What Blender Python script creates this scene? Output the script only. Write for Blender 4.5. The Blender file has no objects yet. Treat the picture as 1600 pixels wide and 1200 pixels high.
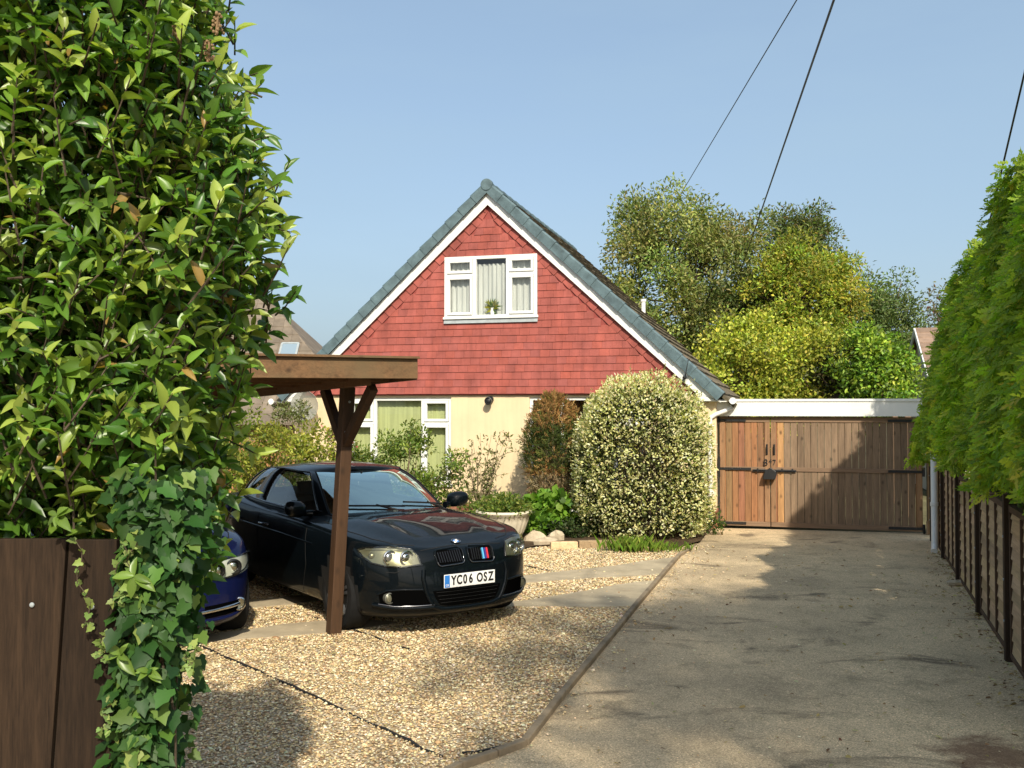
import bpy, bmesh, math, random
import numpy as np
from mathutils import Vector, Matrix
from mathutils.bvhtree import BVHTree
random.seed(7)
R = math.radians
scene = bpy.context.scene
col = scene.collection

# ---------------------------------------------------------------- camera, sky, sun, exposure
F, CAMH = 1530.0, 1.95
PITCH = math.atan(37 / F)
cam = bpy.data.cameras.new('camera')
cam.sensor_width = 36
cam.lens = F / 1600 * 36
cam.clip_start = 0.05
cam.clip_end = 3000
camo = bpy.data.objects.new('camera', cam)
camo.location = (0, 0, CAMH)
camo.rotation_euler = (math.pi / 2 + PITCH, 0, 0)
col.objects.link(camo)
scene.camera = camo
TOSUN = Vector((0.42, -2.39, 1.95)).normalized()
SUN_EL = math.asin(TOSUN.z)
SUN_AZ = math.atan2(TOSUN.x, TOSUN.y)
world = bpy.data.worlds.new('World')
scene.world = world
world.use_nodes = True
wn = world.node_tree
for n in list(wn.nodes):
    wn.nodes.remove(n)
sky = wn.nodes.new('ShaderNodeTexSky')
sky.sky_type = 'NISHITA'
sky.sun_disc = False
sky.sun_elevation = SUN_EL
sky.sun_rotation = SUN_AZ
sky.air_density = 1.0
sky.dust_density = 3.4
sky.ozone_density = 1.0
bg = wn.nodes.new('ShaderNodeBackground')
bg.inputs['Strength'].default_value = 0.125
wo = wn.nodes.new('ShaderNodeOutputWorld')
mixs = wn.nodes.new('ShaderNodeMix')
mixs.data_type = 'RGBA'
mixs.inputs[0].default_value = .5
mixs.inputs[7].default_value = (2.35, 3.3, 4.15, 1)      # thin high haze evens out the blue
tcw = wn.nodes.new('ShaderNodeTexCoord')
mpw = wn.nodes.new('ShaderNodeMapping')
mpw.inputs['Scale'].default_value = (1.6, 1.6, 7.0)
nzw = wn.nodes.new('ShaderNodeTexNoise')
nzw.inputs['Scale'].default_value = 1.7
nzw.inputs['Detail'].default_value = 6
rpw = wn.nodes.new('ShaderNodeMapRange')
rpw.inputs[1].default_value = .35; rpw.inputs[2].default_value = .75
rpw.inputs[3].default_value = .42; rpw.inputs[4].default_value = .72
wn.links.new(tcw.outputs['Generated'], mpw.inputs[0])
wn.links.new(mpw.outputs[0], nzw.inputs['Vector'])
wn.links.new(nzw.outputs['Fac'], rpw.inputs[0])
wn.links.new(rpw.outputs[0], mixs.inputs[0])
wn.links.new(sky.outputs[0], mixs.inputs[6])
wn.links.new(mixs.outputs[2], bg.inputs[0])
wn.links.new(bg.outputs[0], wo.inputs[0])
sl = bpy.data.lights.new('sun', 'SUN')
sl.energy = 4.0
sl.angle = R(0.8)
sl.color = (1.0, 0.92, 0.76)
so = bpy.data.objects.new('sun', sl)
so.rotation_euler = TOSUN.to_track_quat('Z', 'Y').to_euler()
so.location = (0, -20, 30)
col.objects.link(so)
scene.view_settings.view_transform = 'Standard'
scene.view_settings.look = 'None'
scene.view_settings.gamma = 1
scene.view_settings.use_curve_mapping = False
scene.view_settings.exposure = 0.55
scene.cycles.max_bounces = 8
scene.cycles.transparent_max_bounces = 16

# ---------------------------------------------------------------- photo pixel -> place
def ray(px, py):
    u, v = (px - 800) / F, (600 - py) / F
    return u, math.cos(PITCH) - v * math.sin(PITCH), math.sin(PITCH) + v * math.cos(PITCH)
def G(px, py, z=0.0):
    x, y, zz = ray(px, py)
    t = (z - CAMH) / zz
    return Vector((x * t, y * t, z))
def D(px, py, Y):
    x, y, zz = ray(px, py)
    t = Y / y
    return Vector((x * t, Y, CAMH + zz * t))

# ---------------------------------------------------------------- objects
FR = {}
def thing(name, label, cat, loc=(0, 0, 0), rotz=0.0, group=None):
    o = bpy.data.objects.new(name, None)
    o.empty_display_size = 0.2
    col.objects.link(o)
    o.location = loc
    o.rotation_euler = (0, 0, rotz)
    o['label'] = label
    o['category'] = cat
    if group:
        o['group'] = group
    FR[o.name] = (Vector(loc), rotz)
    return o
def tag(o, label, cat, group=None, kind=None):
    if label: o['label'] = label
    if cat: o['category'] = cat
    if group: o['group'] = group
    if kind: o['kind'] = kind
    return o
def link_mesh(name, me, mat, parent=None):
    o = bpy.data.objects.new(name, me)
    col.objects.link(o)
    mats = mat if isinstance(mat, (list, tuple)) else [mat]
    for m in mats:
        me.materials.append(m)
    if parent is not None:
        o.parent = parent
        FR[o.name] = FR.get(parent.name, (Vector((0, 0, 0)), 0.0))
    else:
        FR[o.name] = (Vector((0, 0, 0)), 0.0)
    return o
def to_local(arr, parent):
    loc, rz = FR[parent.name]
    a = np.asarray(arr, dtype=np.float64) - np.array(loc)
    c, s = math.cos(-rz), math.sin(-rz)
    out = a.copy()
    out[:, 0] = a[:, 0] * c - a[:, 1] * s
    out[:, 1] = a[:, 0] * s + a[:, 1] * c
    return out
def copy_tree(o, parent=None):
    c = o.copy()
    col.objects.link(c)
    if parent is not None:
        c.parent = parent
    for ch in [x for x in scene.objects if x.parent == o]:
        copy_tree(ch, c)
    return c

class MB:
    """collects boxes, tubes, prisms ... and links them as ONE mesh object"""
    def __init__(s):
        s.v, s.f, s.c, s.m = [], [], [], []
        s.cur = (1, 1, 1)
        s.mi = 0
    def add(s, vs, fs):
        b = len(s.v)
        s.v += [tuple(x) for x in vs]
        for f in fs:
            s.f.append([b + i for i in f])
            s.c.append(s.cur)
            s.m.append(s.mi)
    def box(s, x0, x1, y0, y1, z0, z1):
        s.add([(x0, y0, z0), (x1, y0, z0), (x1, y1, z0), (x0, y1, z0), (x0, y0, z1), (x1, y0, z1), (x1, y1, z1), (x0, y1, z1)],
              [(0, 3, 2, 1), (4, 5, 6, 7), (0, 1, 5, 4), (1, 2, 6, 5), (2, 3, 7, 6), (3, 0, 4, 7)])
    def bar(s, a, b, w, h, up=(0, 0, 1)):
        """rectangular bar from a to b, w across, h along up"""
        a, b = Vector(a), Vector(b)
        d = (b - a).normalized()
        side = d.cross(Vector(up))
        if side.length < 1e-5:
            side = d.cross(Vector((0, 1, 0)))
        side.normalize()
        u = side.cross(d).normalized()
        vs = []
        for p in (a, b):
            for i, j in ((-1, -1), (1, -1), (1, 1), (-1, 1)):
                vs.append(p + side * (i * w / 2) + u * (j * h / 2))
        s.add(vs, [(0, 1, 2, 3), (7, 6, 5, 4), (0, 4, 5, 1), (1, 5, 6, 2), (2, 6, 7, 3), (3, 7, 4, 0)])
    def tube(s, pts, r, n=8, cap=True):
        pts = [Vector(p) for p in pts]
        rs = r if isinstance(r, (list, tuple)) else [r] * len(pts)
        vs, fs = [], []
        prev = None
        for i, p in enumerate(pts):
            t = (pts[min(i + 1, len(pts) - 1)] - pts[max(i - 1, 0)]).normalized()
            if prev is None:
                a = t.cross(Vector((0, 0, 1)))
                if a.length < 1e-3:
                    a = t.cross(Vector((1, 0, 0)))
            else:
                a = prev - t * prev.dot(t)
            a.normalize()
            prev = a
            b = t.cross(a)
            for k in range(n):
                an = 2 * math.pi * k / n
                vs.append(p + (a * math.cos(an) + b * math.sin(an)) * rs[i])
        for i in range(len(pts) - 1):
            for k in range(n):
                k2 = (k + 1) % n
                fs.append((i * n + k, i * n + k2, (i + 1) * n + k2, (i + 1) * n + k))
        if cap:
            fs.append(tuple(range(n - 1, -1, -1)))
            m = (len(pts) - 1) * n
            fs.append(tuple(m + k for k in range(n)))
        s.add(vs, fs)
    def lathe(s, prof, n=32, origin=(0, 0, 0), axis='z', mod=None):
        vs, fs = [], []
        ox, oy, oz = origin
        for i, (r, z) in enumerate(prof):
            for k in range(n):
                an = 2 * math.pi * k / n
                rr = r * (mod(an, i) if mod else 1)
                c, d = rr * math.cos(an), rr * math.sin(an)
                if axis == 'z': vs.append((ox + c, oy + d, oz + z))
                elif axis == 'y': vs.append((ox + c, oy + z, oz - d))
                else: vs.append((ox + z, oy + c, oz + d))
        for i in range(len(prof) - 1):
            for k in range(n):
                k2 = (k + 1) % n
                fs.append((i * n + k, i * n + k2, (i + 1) * n + k2, (i + 1) * n + k))
        s.add(vs, fs)
    def prism(s, poly, a0, a1, plane='xz'):
        """polygon (p,q) extruded along the third axis"""
        n = len(poly)
        def mk(p, q, a):
            return (p, a, q) if plane == 'xz' else ((p, q, a) if plane == 'xy' else (a, p, q))
        vs = [mk(p, q, a0) for p, q in poly] + [mk(p, q, a1) for p, q in poly]
        fs = [tuple(range(n)), tuple(range(2 * n - 1, n - 1, -1))]
        for i in range(n):
            j = (i + 1) % n
            fs.append((i, i + n, j + n, j))
        s.add(vs, fs)
    def sphere(s, c, r, nu=16, nv=10):
        rx, ry, rz = r if isinstance(r, (tuple, list)) else (r, r, r)
        vs, fs = [], []
        for i in range(nv + 1):
            th = math.pi * i / nv
            for k in range(nu):
                ph = 2 * math.pi * k / nu
                vs.append((c[0] + rx * math.sin(th) * math.cos(ph), c[1] + ry * math.sin(th) * math.sin(ph), c[2] + rz * math.cos(th)))
        for i in range(nv):
            for k in range(nu):
                k2 = (k + 1) % nu
                fs.append((i * nu + k, (i + 1) * nu + k, (i + 1) * nu + k2, i * nu + k2))
        s.add(vs, fs)
    def rock(s, c, r, seed):
        rnd = random.Random(seed)
        ph = [rnd.uniform(0, 6.28) for _ in range(6)]
        vs, fs = [], []
        nu, nv = 12, 7
        for i in range(nv + 1):
            th = math.pi * i / nv
            for k in range(nu):
                a = 2 * math.pi * k / nu
                q = 1 + .16 * math.sin(2 * a + ph[0]) + .12 * math.sin(3 * a + ph[1] + th) + .1 * math.cos(3 * th + ph[2])
                sx, sy = math.sin(th) * math.cos(a), math.sin(th) * math.sin(a)
                vs.append((c[0] + r[0] * q * sx, c[1] + r[1] * q * sy, c[2] + r[2] * q * math.copysign(abs(math.cos(th)) ** .7, math.cos(th))))
        for i in range(nv):
            for k in range(nu):
                k2 = (k + 1) % nu
                fs.append((i * nu + k, (i + 1) * nu + k, (i + 1) * nu + k2, i * nu + k2))
        s.add(vs, fs)
    def build(s, name, mat, parent=None, world=False, smooth=None, bevel=0.0, tri=False):
        v = s.v
        if world and parent is not None:
            v = [tuple(x) for x in to_local(v, parent)]
        me = bpy.data.meshes.new(name)
        me.from_pydata(v, [], s.f)
        bm = bmesh.new()
        bm.from_mesh(me)
        bmesh.ops.remove_doubles(bm, verts=bm.verts, dist=1e-6) if False else None
        bmesh.ops.recalc_face_normals(bm, faces=bm.faces)
        bm.to_mesh(me)
        bm.free()
        ca = me.color_attributes.new('Col', 'FLOAT_COLOR', 'CORNER')
        arr = np.ones((len(me.loops), 4), dtype=np.float32)
        ls = np.zeros(len(me.polygons), dtype=np.int32)
        lt = np.zeros(len(me.polygons), dtype=np.int32)
        me.polygons.foreach_get('loop_start', ls)
        me.polygons.foreach_get('loop_total', lt)
        cc = np.array([tuple(c)[:3] for c in s.c], dtype=np.float32)
        arr[:, :3] = np.repeat(cc, lt, axis=0)
        ca.data.foreach_set('color', arr.ravel())
        me.polygons.foreach_set('material_index', np.array(s.m, dtype=np.int32))
        o = link_mesh(name, me, mat, parent)
        if smooth is not None:
            me.polygons.foreach_set('use_smooth', np.ones(len(me.polygons), dtype=bool))
            me.set_sharp_from_angle(angle=R(smooth))
        if bevel:
            b = o.modifiers.new('bevel', 'BEVEL')
            b.width = bevel
            b.segments = 2
            b.limit_method = 'ANGLE'
            b.angle_limit = R(40)
        return o

# ---------------------------------------------------------------- materials
MATS = {}
def base_mat(name):
    m = bpy.data.materials.new(name)
    m.use_nodes = True
    nt = m.node_tree
    p = nt.nodes['Principled BSDF']
    MATS[name] = m
    return m, nt, p
def N(nt, t, **kw):
    n = nt.nodes.new(t)
    for k, v in kw.items():
        if hasattr(n, k) and k not in n.inputs.keys():
            setattr(n, k, v)
        else:
            n.inputs[k].default_value = v
    return n
def rgba(c):
    return (c[0], c[1], c[2], 1)
def mixc(nt, fac, a, b, mode='MIX'):
    n = nt.nodes.new('ShaderNodeMix')
    n.data_type = 'RGBA'
    n.blend_type = mode
    for idx, x in ((0, fac), (6, a), (7, b)):
        if isinstance(x, (int, float)):
            n.inputs[idx].default_value = x
        elif isinstance(x, (tuple, list)):
            n.inputs[idx].default_value = rgba(x)
        else:
            nt.links.new(x, n.inputs[idx])
    return n.outputs[2]
def ramp(nt, src, stops):
    r = nt.nodes.new('ShaderNodeValToRGB')
    el = r.color_ramp.elements
    while len(el) < len(stops):
        el.new(0.5)
    for e, (p, c) in zip(el, stops):
        e.position = p
        e.color = rgba(c) if isinstance(c, (tuple, list)) else (c, c, c, 1)
    nt.links.new(src, r.inputs[0])
    return r.outputs[0]
def coords(nt, scale=(1, 1, 1), kind='Object', rot=(0, 0, 0)):
    tc = nt.nodes.new('ShaderNodeTexCoord')
    mp = nt.nodes.new('ShaderNodeMapping')
    mp.inputs['Scale'].default_value = scale
    mp.inputs['Rotation'].default_value = rot
    nt.links.new(tc.outputs[kind], mp.inputs[0])
    return mp.outputs[0]
def noise(nt, vec, scale, detail=4, rough=.55, dist=0.0):
    n = nt.nodes.new('ShaderNodeTexNoise')
    n.inputs['Scale'].default_value = scale
    n.inputs['Detail'].default_value = detail
    n.inputs['Roughness'].default_value = rough
    n.inputs['Distortion'].default_value = dist
    nt.links.new(vec, n.inputs['Vector'])
    return n.outputs['Fac']
def bump(nt, p, h, strength=.3, dist=.01):
    b = nt.nodes.new('ShaderNodeBump')
    b.inputs['Strength'].default_value = strength
    b.inputs['Distance'].default_value = dist
    nt.links.new(h, b.inputs['Height'])
    nt.links.new(b.outputs[0], p.inputs['Normal'])
def plain(name, c, rough=.5, metal=0.0, spec=.5, var=.12, scale=6, bmp=0.0, bscale=40, coat=0.0, attr=False, streak=0.0):
    m, nt, p = base_mat(name)
    v = coords(nt)
    f = noise(nt, v, scale, 5, .6)
    f = ramp(nt, f, [(.3, 0.0), (.7, 1.0)])
    dark = tuple(max(0, x * (1 - var)) for x in c)
    lite = tuple(min(1, x * (1 + var)) for x in c)
    out = mixc(nt, f, dark, lite)
    if attr:
        a = nt.nodes.new('ShaderNodeAttribute')
        a.attribute_name = 'Col'
        out = mixc(nt, 1.0, out, a.outputs['Color'], 'MULTIPLY')
    if streak:
        sv = coords(nt, (5.5, 5.5, .35))
        sf = ramp(nt, noise(nt, sv, 1.3, 6, .65, .3), [(.45, 1.0), (.78, 1 - streak)])
        out = mixc(nt, 1.0, out, sf, 'MULTIPLY')
    nt.links.new(out, p.inputs['Base Color'])
    p.inputs['Roughness'].default_value = rough
    p.inputs['Metallic'].default_value = metal
    p.inputs['Specular IOR Level'].default_value = spec
    if coat:
        p.inputs['Coat Weight'].default_value = coat
        p.inputs['Coat Roughness'].default_value = .03
    if bmp:
        bump(nt, p, noise(nt, v, bscale, 6, .65), bmp, .01)
    return m
def wood(name, c, axis='z', rough=.75, var=.45, knots=True, spec=.3, grey=None, kd=.55, gs=1.0):
    """grain runs along axis; board tone comes from the attribute Col"""
    m, nt, p = base_mat(name)
    sc = {'z': (1, 1, .07), 'x': (.07, 1, 1), 'y': (1, .07, 1)}[axis]
    v = coords(nt, sc)
    a = nt.nodes.new('ShaderNodeAttribute')
    a.attribute_name = 'Col'
    # shift the grain per board
    add = nt.nodes.new('ShaderNodeVectorMath'); add.operation = 'MULTIPLY_ADD'
    nt.links.new(a.outputs['Color'], add.inputs[0])
    add.inputs[1].default_value = (7.3, 5.1, 9.7)
    nt.links.new(v, add.inputs[2])
    vv = add.outputs[0]
    g1 = noise(nt, vv, 18 * gs, 6, .62, .6)
    g2 = noise(nt, vv, 90 * gs, 4, .6, .2)
    g = mixc(nt, .4, g1, g2)
    gr = ramp(nt, g, [(.3, 0.0), (.68, 1.0)])
    dk = tuple(x * (1 - var) for x in c)
    lt = tuple(min(1, x * (1 + var * .55)) for x in c)
    out = mixc(nt, gr, dk, lt)
    if grey is not None:
        v2 = coords(nt, (1, 1, 1))
        b = ramp(nt, noise(nt, v2, 2.2, 4, .6), [(.42, 0.0), (.66, 1.0)])
        out = mixc(nt, b, out, grey)
    if knots:
        v3 = coords(nt, {'z': (1, 1, .6), 'x': (.6, 1, 1), 'y': (1, .6, 1)}[axis])
        vo = nt.nodes.new('ShaderNodeTexVoronoi')
        vo.inputs['Scale'].default_value = 7.0
        nt.links.new(v3, vo.inputs['Vector'])
        k = ramp(nt, vo.outputs['Distance'], [(.06, 1.0), (.20, 0.0)])
        kk = nt.nodes.new('ShaderNodeMath'); kk.operation = 'MULTIPLY'
        kk.inputs[1].default_value = kd
        nt.links.new(k, kk.inputs[0])
        out = mixc(nt, kk.outputs[0], out, tuple(x * .22 for x in c))
    out = mixc(nt, 1.0, out, a.outputs['Color'], 'MULTIPLY')
    nt.links.new(out, p.inputs['Base Color'])
    p.inputs['Roughness'].default_value = rough
    p.inputs['Specular IOR Level'].default_value = spec
    bump(nt, p, g, .35, .004)
    return m
def leafmat(name, rough=.42, trans=.35, spec=.45, tint=(1, 1, 1)):
    m, nt, p = base_mat(name)
    a = nt.nodes.new('ShaderNodeAttribute')
    a.attribute_name = 'Col'
    c = mixc(nt, 1.0, a.outputs['Color'], tint, 'MULTIPLY')
    nt.links.new(c, p.inputs['Base Color'])
    p.inputs['Roughness'].default_value = rough
    p.inputs['Specular IOR Level'].default_value = spec
    t = nt.nodes.new('ShaderNodeBsdfTranslucent')
    c2 = mixc(nt, 1.0, c, (1.35, 1.4, .55), 'MULTIPLY')
    nt.links.new(c2, t.inputs['Color'])
    mx = nt.nodes.new('ShaderNodeMixShader')
    mx.inputs[0].default_value = trans
    nt.links.new(p.outputs[0], mx.inputs[1])
    nt.links.new(t.outputs[0], mx.inputs[2])
    nt.links.new(mx.outputs[0], nt.nodes['Material Output'].inputs['Surface'])
    return m
def glass(name, tint=(.8, .86, .84), refl=.10, ior=1.45, rough=0.0, gl=(1, 1, 1)):
    m, nt, p = base_mat(name)
    nt.nodes.remove(p)
    t = nt.nodes.new('ShaderNodeBsdfTransparent')
    t.inputs[0].default_value = rgba(tint)
    g = nt.nodes.new('ShaderNodeBsdfGlossy')
    g.inputs['Color'].default_value = rgba(gl)
    g.inputs['Roughness'].default_value = rough
    lw = nt.nodes.new('ShaderNodeLayerWeight')
    lw.inputs['Blend'].default_value = .5
    fr = nt.nodes.new('ShaderNodeMath'); fr.operation = 'POWER'
    nt.links.new(lw.outputs['Facing'], fr.inputs[0])
    fr.inputs[1].default_value = 4.0
    ad = nt.nodes.new('ShaderNodeMath'); ad.operation = 'MULTIPLY_ADD'; ad.use_clamp = True
    nt.links.new(fr.outputs[0], ad.inputs[0])
    ad.inputs[1].default_value = .85
    ad.inputs[2].default_value = refl + .03
    mx = nt.nodes.new('ShaderNodeMixShader')
    nt.links.new(ad.outputs[0], mx.inputs[0])
    nt.links.new(t.outputs[0], mx.inputs[1])
    nt.links.new(g.outputs[0], mx.inputs[2])
    nt.links.new(mx.outputs[0], nt.nodes['Material Output'].inputs['Surface'])
    return m

# ---------------------------------------------------------------- foliage
def tmpl_laurel():
    s = [0, .1, .3, .55, .8, 1]
    w = [.02, .26, .48, .5, .3, .0]
    v, f = [], []
    for a, b in zip(s, w):
        z = -.22 * a * a
        v += [(a, -b, z + .30 * b), (a, 0, z), (a, b, z + .30 * b)]
    for i in range(5):
        k = i * 3
        f += [(k, k + 3, k + 4, k + 1), (k + 1, k + 4, k + 5, k + 2)]
    return np.array(v), f
def tmpl_small():
    return np.array([(0, 0, 0), (.45, -.5, .12), (1, 0, -.08), (.45, .5, .12)]), [(0, 1, 2), (0, 2, 3)]
def tmpl_oval():
    return np.array([(0, 0, 0), (.25, -.38, .1), (.65, -.42, .08), (1, 0, -.1), (.65, .42, .08), (.25, .38, .1), (.5, 0, 0)]), \
        [(0, 1, 6), (1, 2, 6), (2, 3, 6), (3, 4, 6), (4, 5, 6), (5, 0, 6)]
def tmpl_ivy():
    p = [(0, 0), (-.16, -.30), (.08, -.50), (.30, -.36), (.52, -.40), (.66, -.22), (1, 0), (.66, .22), (.52, .40), (.30, .36), (.08, .50), (-.16, .30)]
    v = [(x, y, .16 * abs(y) - .12 * x * x) for x, y in p] + [(.34, 0, -.01)]
    return np.array(v), [(i, (i + 1) % 12, 12) for i in range(12)]
def tmpl_spray(n=9):
    v, f = [], []
    rs = np.random.RandomState(4)
    for i in range(n):
        t = i / (n - 1)
        side = 0 if i == n - 1 else (1 if i % 2 else -1)
        x0, z0 = .06 + .66 * t, -.30 * t * t
        L = .40 - .12 * t
        an = side * R(58 - 16 * t)
        tw = rs.uniform(-.5, .5)
        dx, dy, dz = math.cos(an), math.sin(an), -.25 + rs.uniform(-.35, .35)
        nx, ny, nz = -dy * .6 * L * .5, dx * .6 * L * .5, tw * L * .3
        b = len(v)
        mx, my, mz = x0 + .45 * L * dx, .45 * L * dy, z0 + .45 * L * dz + .02
        v += [(x0, 0, z0), (mx + nx, my + ny, mz + nz), (x0 + L * dx, L * dy, z0 + L * dz), (mx - nx, my - ny, mz - nz)]
        f += [(b, b + 1, b + 2), (b, b + 2, b + 3)]
    return np.array(v), f
def tmpl_frond(n=7, curl=.5):
    v, f = [], []
    for i in range(n):
        t = i / (n - 1)
        side = 0 if i == n - 1 else (1 if i % 2 else -1)
        x0, z0 = .12 + .62 * t, -curl * .5 * t * t
        L = .46 - .14 * t
        an = side * R(52 - 12 * t)
        dx, dy = math.cos(an), math.sin(an)
        ex, ey, ez = x0 + L * dx, L * dy, z0 - curl * .35 * L - .06
        mx, my, mz = x0 + .45 * L * dx, .45 * L * dy, z0 - .05
        nx, ny = -dy * .105, dx * .105
        b = len(v)
        v += [(x0, 0, z0), (mx + nx, my + ny, mz), (ex, ey, ez), (mx - nx, my - ny, mz)]
        f += [(b, b + 1, b + 2), (b, b + 2, b + 3)]
    return np.array(v), f
TM = dict(spray=tmpl_spray(), laurel=tmpl_laurel(), small=tmpl_small(), oval=tmpl_oval(), ivy=tmpl_ivy(), frond=tmpl_frond(), frond5=tmpl_frond(5, .25))
def unit(a):
    return a / np.maximum(np.linalg.norm(a, axis=1, keepdims=True), 1e-9)
def leaves(name, pos, dirs, nrm, length, width, cols, mat, tmpl, parent=None, world=True):
    tv, tf = TM[tmpl]
    n = len(pos)
    d = unit(dirs)
    s = unit(np.cross(nrm, d))
    u = np.cross(d, s)
    L = np.broadcast_to(np.asarray(length, float).reshape(-1, 1), (n, 1))
    W = np.broadcast_to(np.asarray(width, float).reshape(-1, 1), (n, 1))
    V = pos[:, None, :] + tv[None, :, 0:1] * (d * L)[:, None, :] + tv[None, :, 1:2] * (s * W)[:, None, :] + tv[None, :, 2:3] * (u * L)[:, None, :]
    k = len(tv)
    V = V.reshape(-1, 3)
    if world and parent is not None:
        V = to_local(V, parent)
    lens = np.array([len(f) for f in tf], dtype=np.int32)
    flat = np.concatenate([np.array(f) for f in tf]).astype(np.int64)
    loops = (flat[None, :] + (np.arange(n) * k)[:, None]).ravel().astype(np.int32)
    tot = np.tile(lens, n)
    start = np.concatenate([[0], np.cumsum(tot)[:-1]]).astype(np.int32)
    me = bpy.data.meshes.new(name)
    me.vertices.add(len(V)); me.vertices.foreach_set('co', V.astype(np.float32).ravel())
    me.loops.add(len(loops)); me.loops.foreach_set('vertex_index', loops)
    me.polygons.add(len(tot)); me.polygons.foreach_set('loop_start', start)
    me.update(calc_edges=True)
    ca = me.color_attributes.new('Col', 'FLOAT_COLOR', 'POINT')
    cc = np.ones((len(V), 4), dtype=np.float32)
    cc[:, :3] = np.repeat(cols, k, axis=0)
    ca.data.foreach_set('color', cc.ravel())
    me.polygons.foreach_set('use_smooth', np.full(len(tot), tmpl in ('laurel', 'ivy', 'oval')))
    return link_mesh(name, me, mat, parent)
def palette(rng, n, pal, jit=.18):
    w = np.array([p[1] for p in pal], float)
    idx = rng.choice(len(pal), n, p=w / w.sum())
    c = np.array([p[0] for p in pal])[idx]
    return np.clip(c * (1 + rng.normal(0, jit, (n, 1))) * (1 + rng.normal(0, jit * .35, (n, 3))), .003, .95)
def clumps(rng, centers, radii, n_each, flat=.8):
    """leaf positions gathered round clump centres; returns positions, outward dirs, clump index"""
    P, O, I = [], [], []
    for i, (c, r) in enumerate(zip(centers, radii)):
        k = int(n_each * (r / np.mean(radii)) ** 2)
        q = unit(rng.normal(size=(k, 3)))
        rr = r * rng.uniform(0.05, 1, (k, 1)) ** .5 * (1 + .15 * rng.normal(size=(k, 1)))
        off = q * rr * np.array([1, 1, flat])
        P.append(np.array(c) + off); O.append(q); I.append(np.full(k, i))
    return np.concatenate(P), np.concatenate(O), np.concatenate(I)
def lump(p, seed, amp=1.0, freq=1.0):
    rs = np.random.RandomState(seed)
    out = np.zeros(len(p))
    for k in range(5):
        w = rs.normal(size=3) * freq * (1.4 ** k)
        out += np.sin(p @ w + rs.uniform(0, 6.28)) / (1.25 ** k)
    return out * amp / 2.2
def crown_centers(rng, c, r, n, seed, lo=.45):
    """clump centres through the outer part of an uneven ellipsoid"""
    q = unit(rng.normal(size=(n, 3)))
    k = rng.uniform(lo, 1, (n, 1)) ** .6
    k = k * (1 + lump(q * 2.6, seed, .27)[:, None])
    return np.array(c) + q * k * np.array(r)
def orient(rng, out, up=.5, spread=.8, droop=0.0):
    n = len(out)
    d = unit(out + rng.normal(0, spread, (n, 3)) + np.array([0, 0, up * .4 - droop]))
    nn = unit(out * .6 + np.array([0, 0, up]) + rng.normal(0, .55, (n, 3)))
    return d, nn
def tree(name, label, c, r, trunk_xy, n_cl, cl_r, n_leaf, L, W, pal, mat, barkm, seed, group=None, tmpl='small', lo=.45, trunk_r=.14, flat=.85, cat='tree', jit=.2):
    rng = np.random.default_rng(seed)
    t = thing(name, label, cat, (trunk_xy[0], trunk_xy[1], 0), 0, group)
    cs = crown_centers(rng, c, r, n_cl, seed, lo)
    rad = cl_r * rng.uniform(.6, 1.35, n_cl)
    P, O, I = clumps(rng, cs, rad, n_leaf, flat)
    keep = P[:, 2] > .1
    P, O, I = P[keep], O[keep], I[keep]
    d, nn = orient(rng, O)
    cols = palette(rng, len(P), pal, jit)
    tone = rng.normal(1, .16, (n_cl, 1)) * (1 + rng.normal(0, .05, (n_cl, 3)))
    cols = np.clip(cols * tone[I], .003, .95)
    m = MB()
    base = Vector((trunk_xy[0], trunk_xy[1], -.05))
    cv = Vector(c)
    fork = Vector((trunk_xy[0] * .6 + cv.x * .4, trunk_xy[1] * .6 + cv.y * .4, max(.5, cv.z - r[2] * .75)))
    top = cv + Vector((0, 0, r[2] * .55))
    m.tube([base, base.lerp(fork, .5) + Vector((.05, 0, 0)), fork, fork.lerp(top, .5) + Vector((-.1, .05, 0)), top], [trunk_r, trunk_r * .85, trunk_r * .75, trunk_r * .42, trunk_r * .1], 9)
    for i in range(0, n_cl, max(1, n_cl // 34)):
        e = Vector(cs[i])
        a = fork.lerp(top, rng.uniform(0, .75))
        mid = a.lerp(e, .5) + Vector((rng.normal(0, .12), rng.normal(0, .12), -.08 * (e - a).length))
        m.tube([a, mid, e], [trunk_r * .34, trunk_r * .2, trunk_r * .06], 6)
    m.build('trunk', barkm, t, world=True, smooth=50)
    leaves('crown', P, d, nn, L * rng.uniform(.7, 1.3, len(P)), W * rng.uniform(.7, 1.3, len(P)), cols, mat, tmpl, t)
    return t
# ================================================================ materials used by the setting
M = {}
M['white'] = plain('white upvc', (.74, .74, .71), .35, spec=.5, var=.04, scale=3)
M['render'] = plain('cream render', (.72, .57, .36), .85, spec=.2, var=.07, scale=1.6, bmp=.25, bscale=160, streak=.12)
M['pale_render'] = plain('pale render', (.68, .60, .47), .85, spec=.2, var=.06, scale=2, bmp=.2, bscale=120)
M['brick'] = plain('plinth brick', (.26, .115, .07), .85, spec=.2, var=.35, scale=9, bmp=.4, bscale=60)
M['red_tile'] = plain('red hung tile', (.325, .088, .070), .78, spec=.25, var=.22, scale=3.5, bmp=.15, bscale=70, attr=True, streak=.3)
M['red_back'] = plain('red underlay', (.25, .05, .04), .8, var=.1)
M['verge'] = plain('slate blue verge', (.09, .135, .15), .6, spec=.35, var=.38, scale=5, bmp=.15, bscale=30)
M['roof'] = plain('weathered roof tile', (.15, .125, .09), .85, spec=.2, var=.4, scale=4, bmp=.4, bscale=40, attr=True)
M['nroof'] = plain('brown roof tile', (.18, .145, .11), .85, spec=.2, var=.25, scale=2.5, bmp=.3, bscale=30, attr=True)
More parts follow.
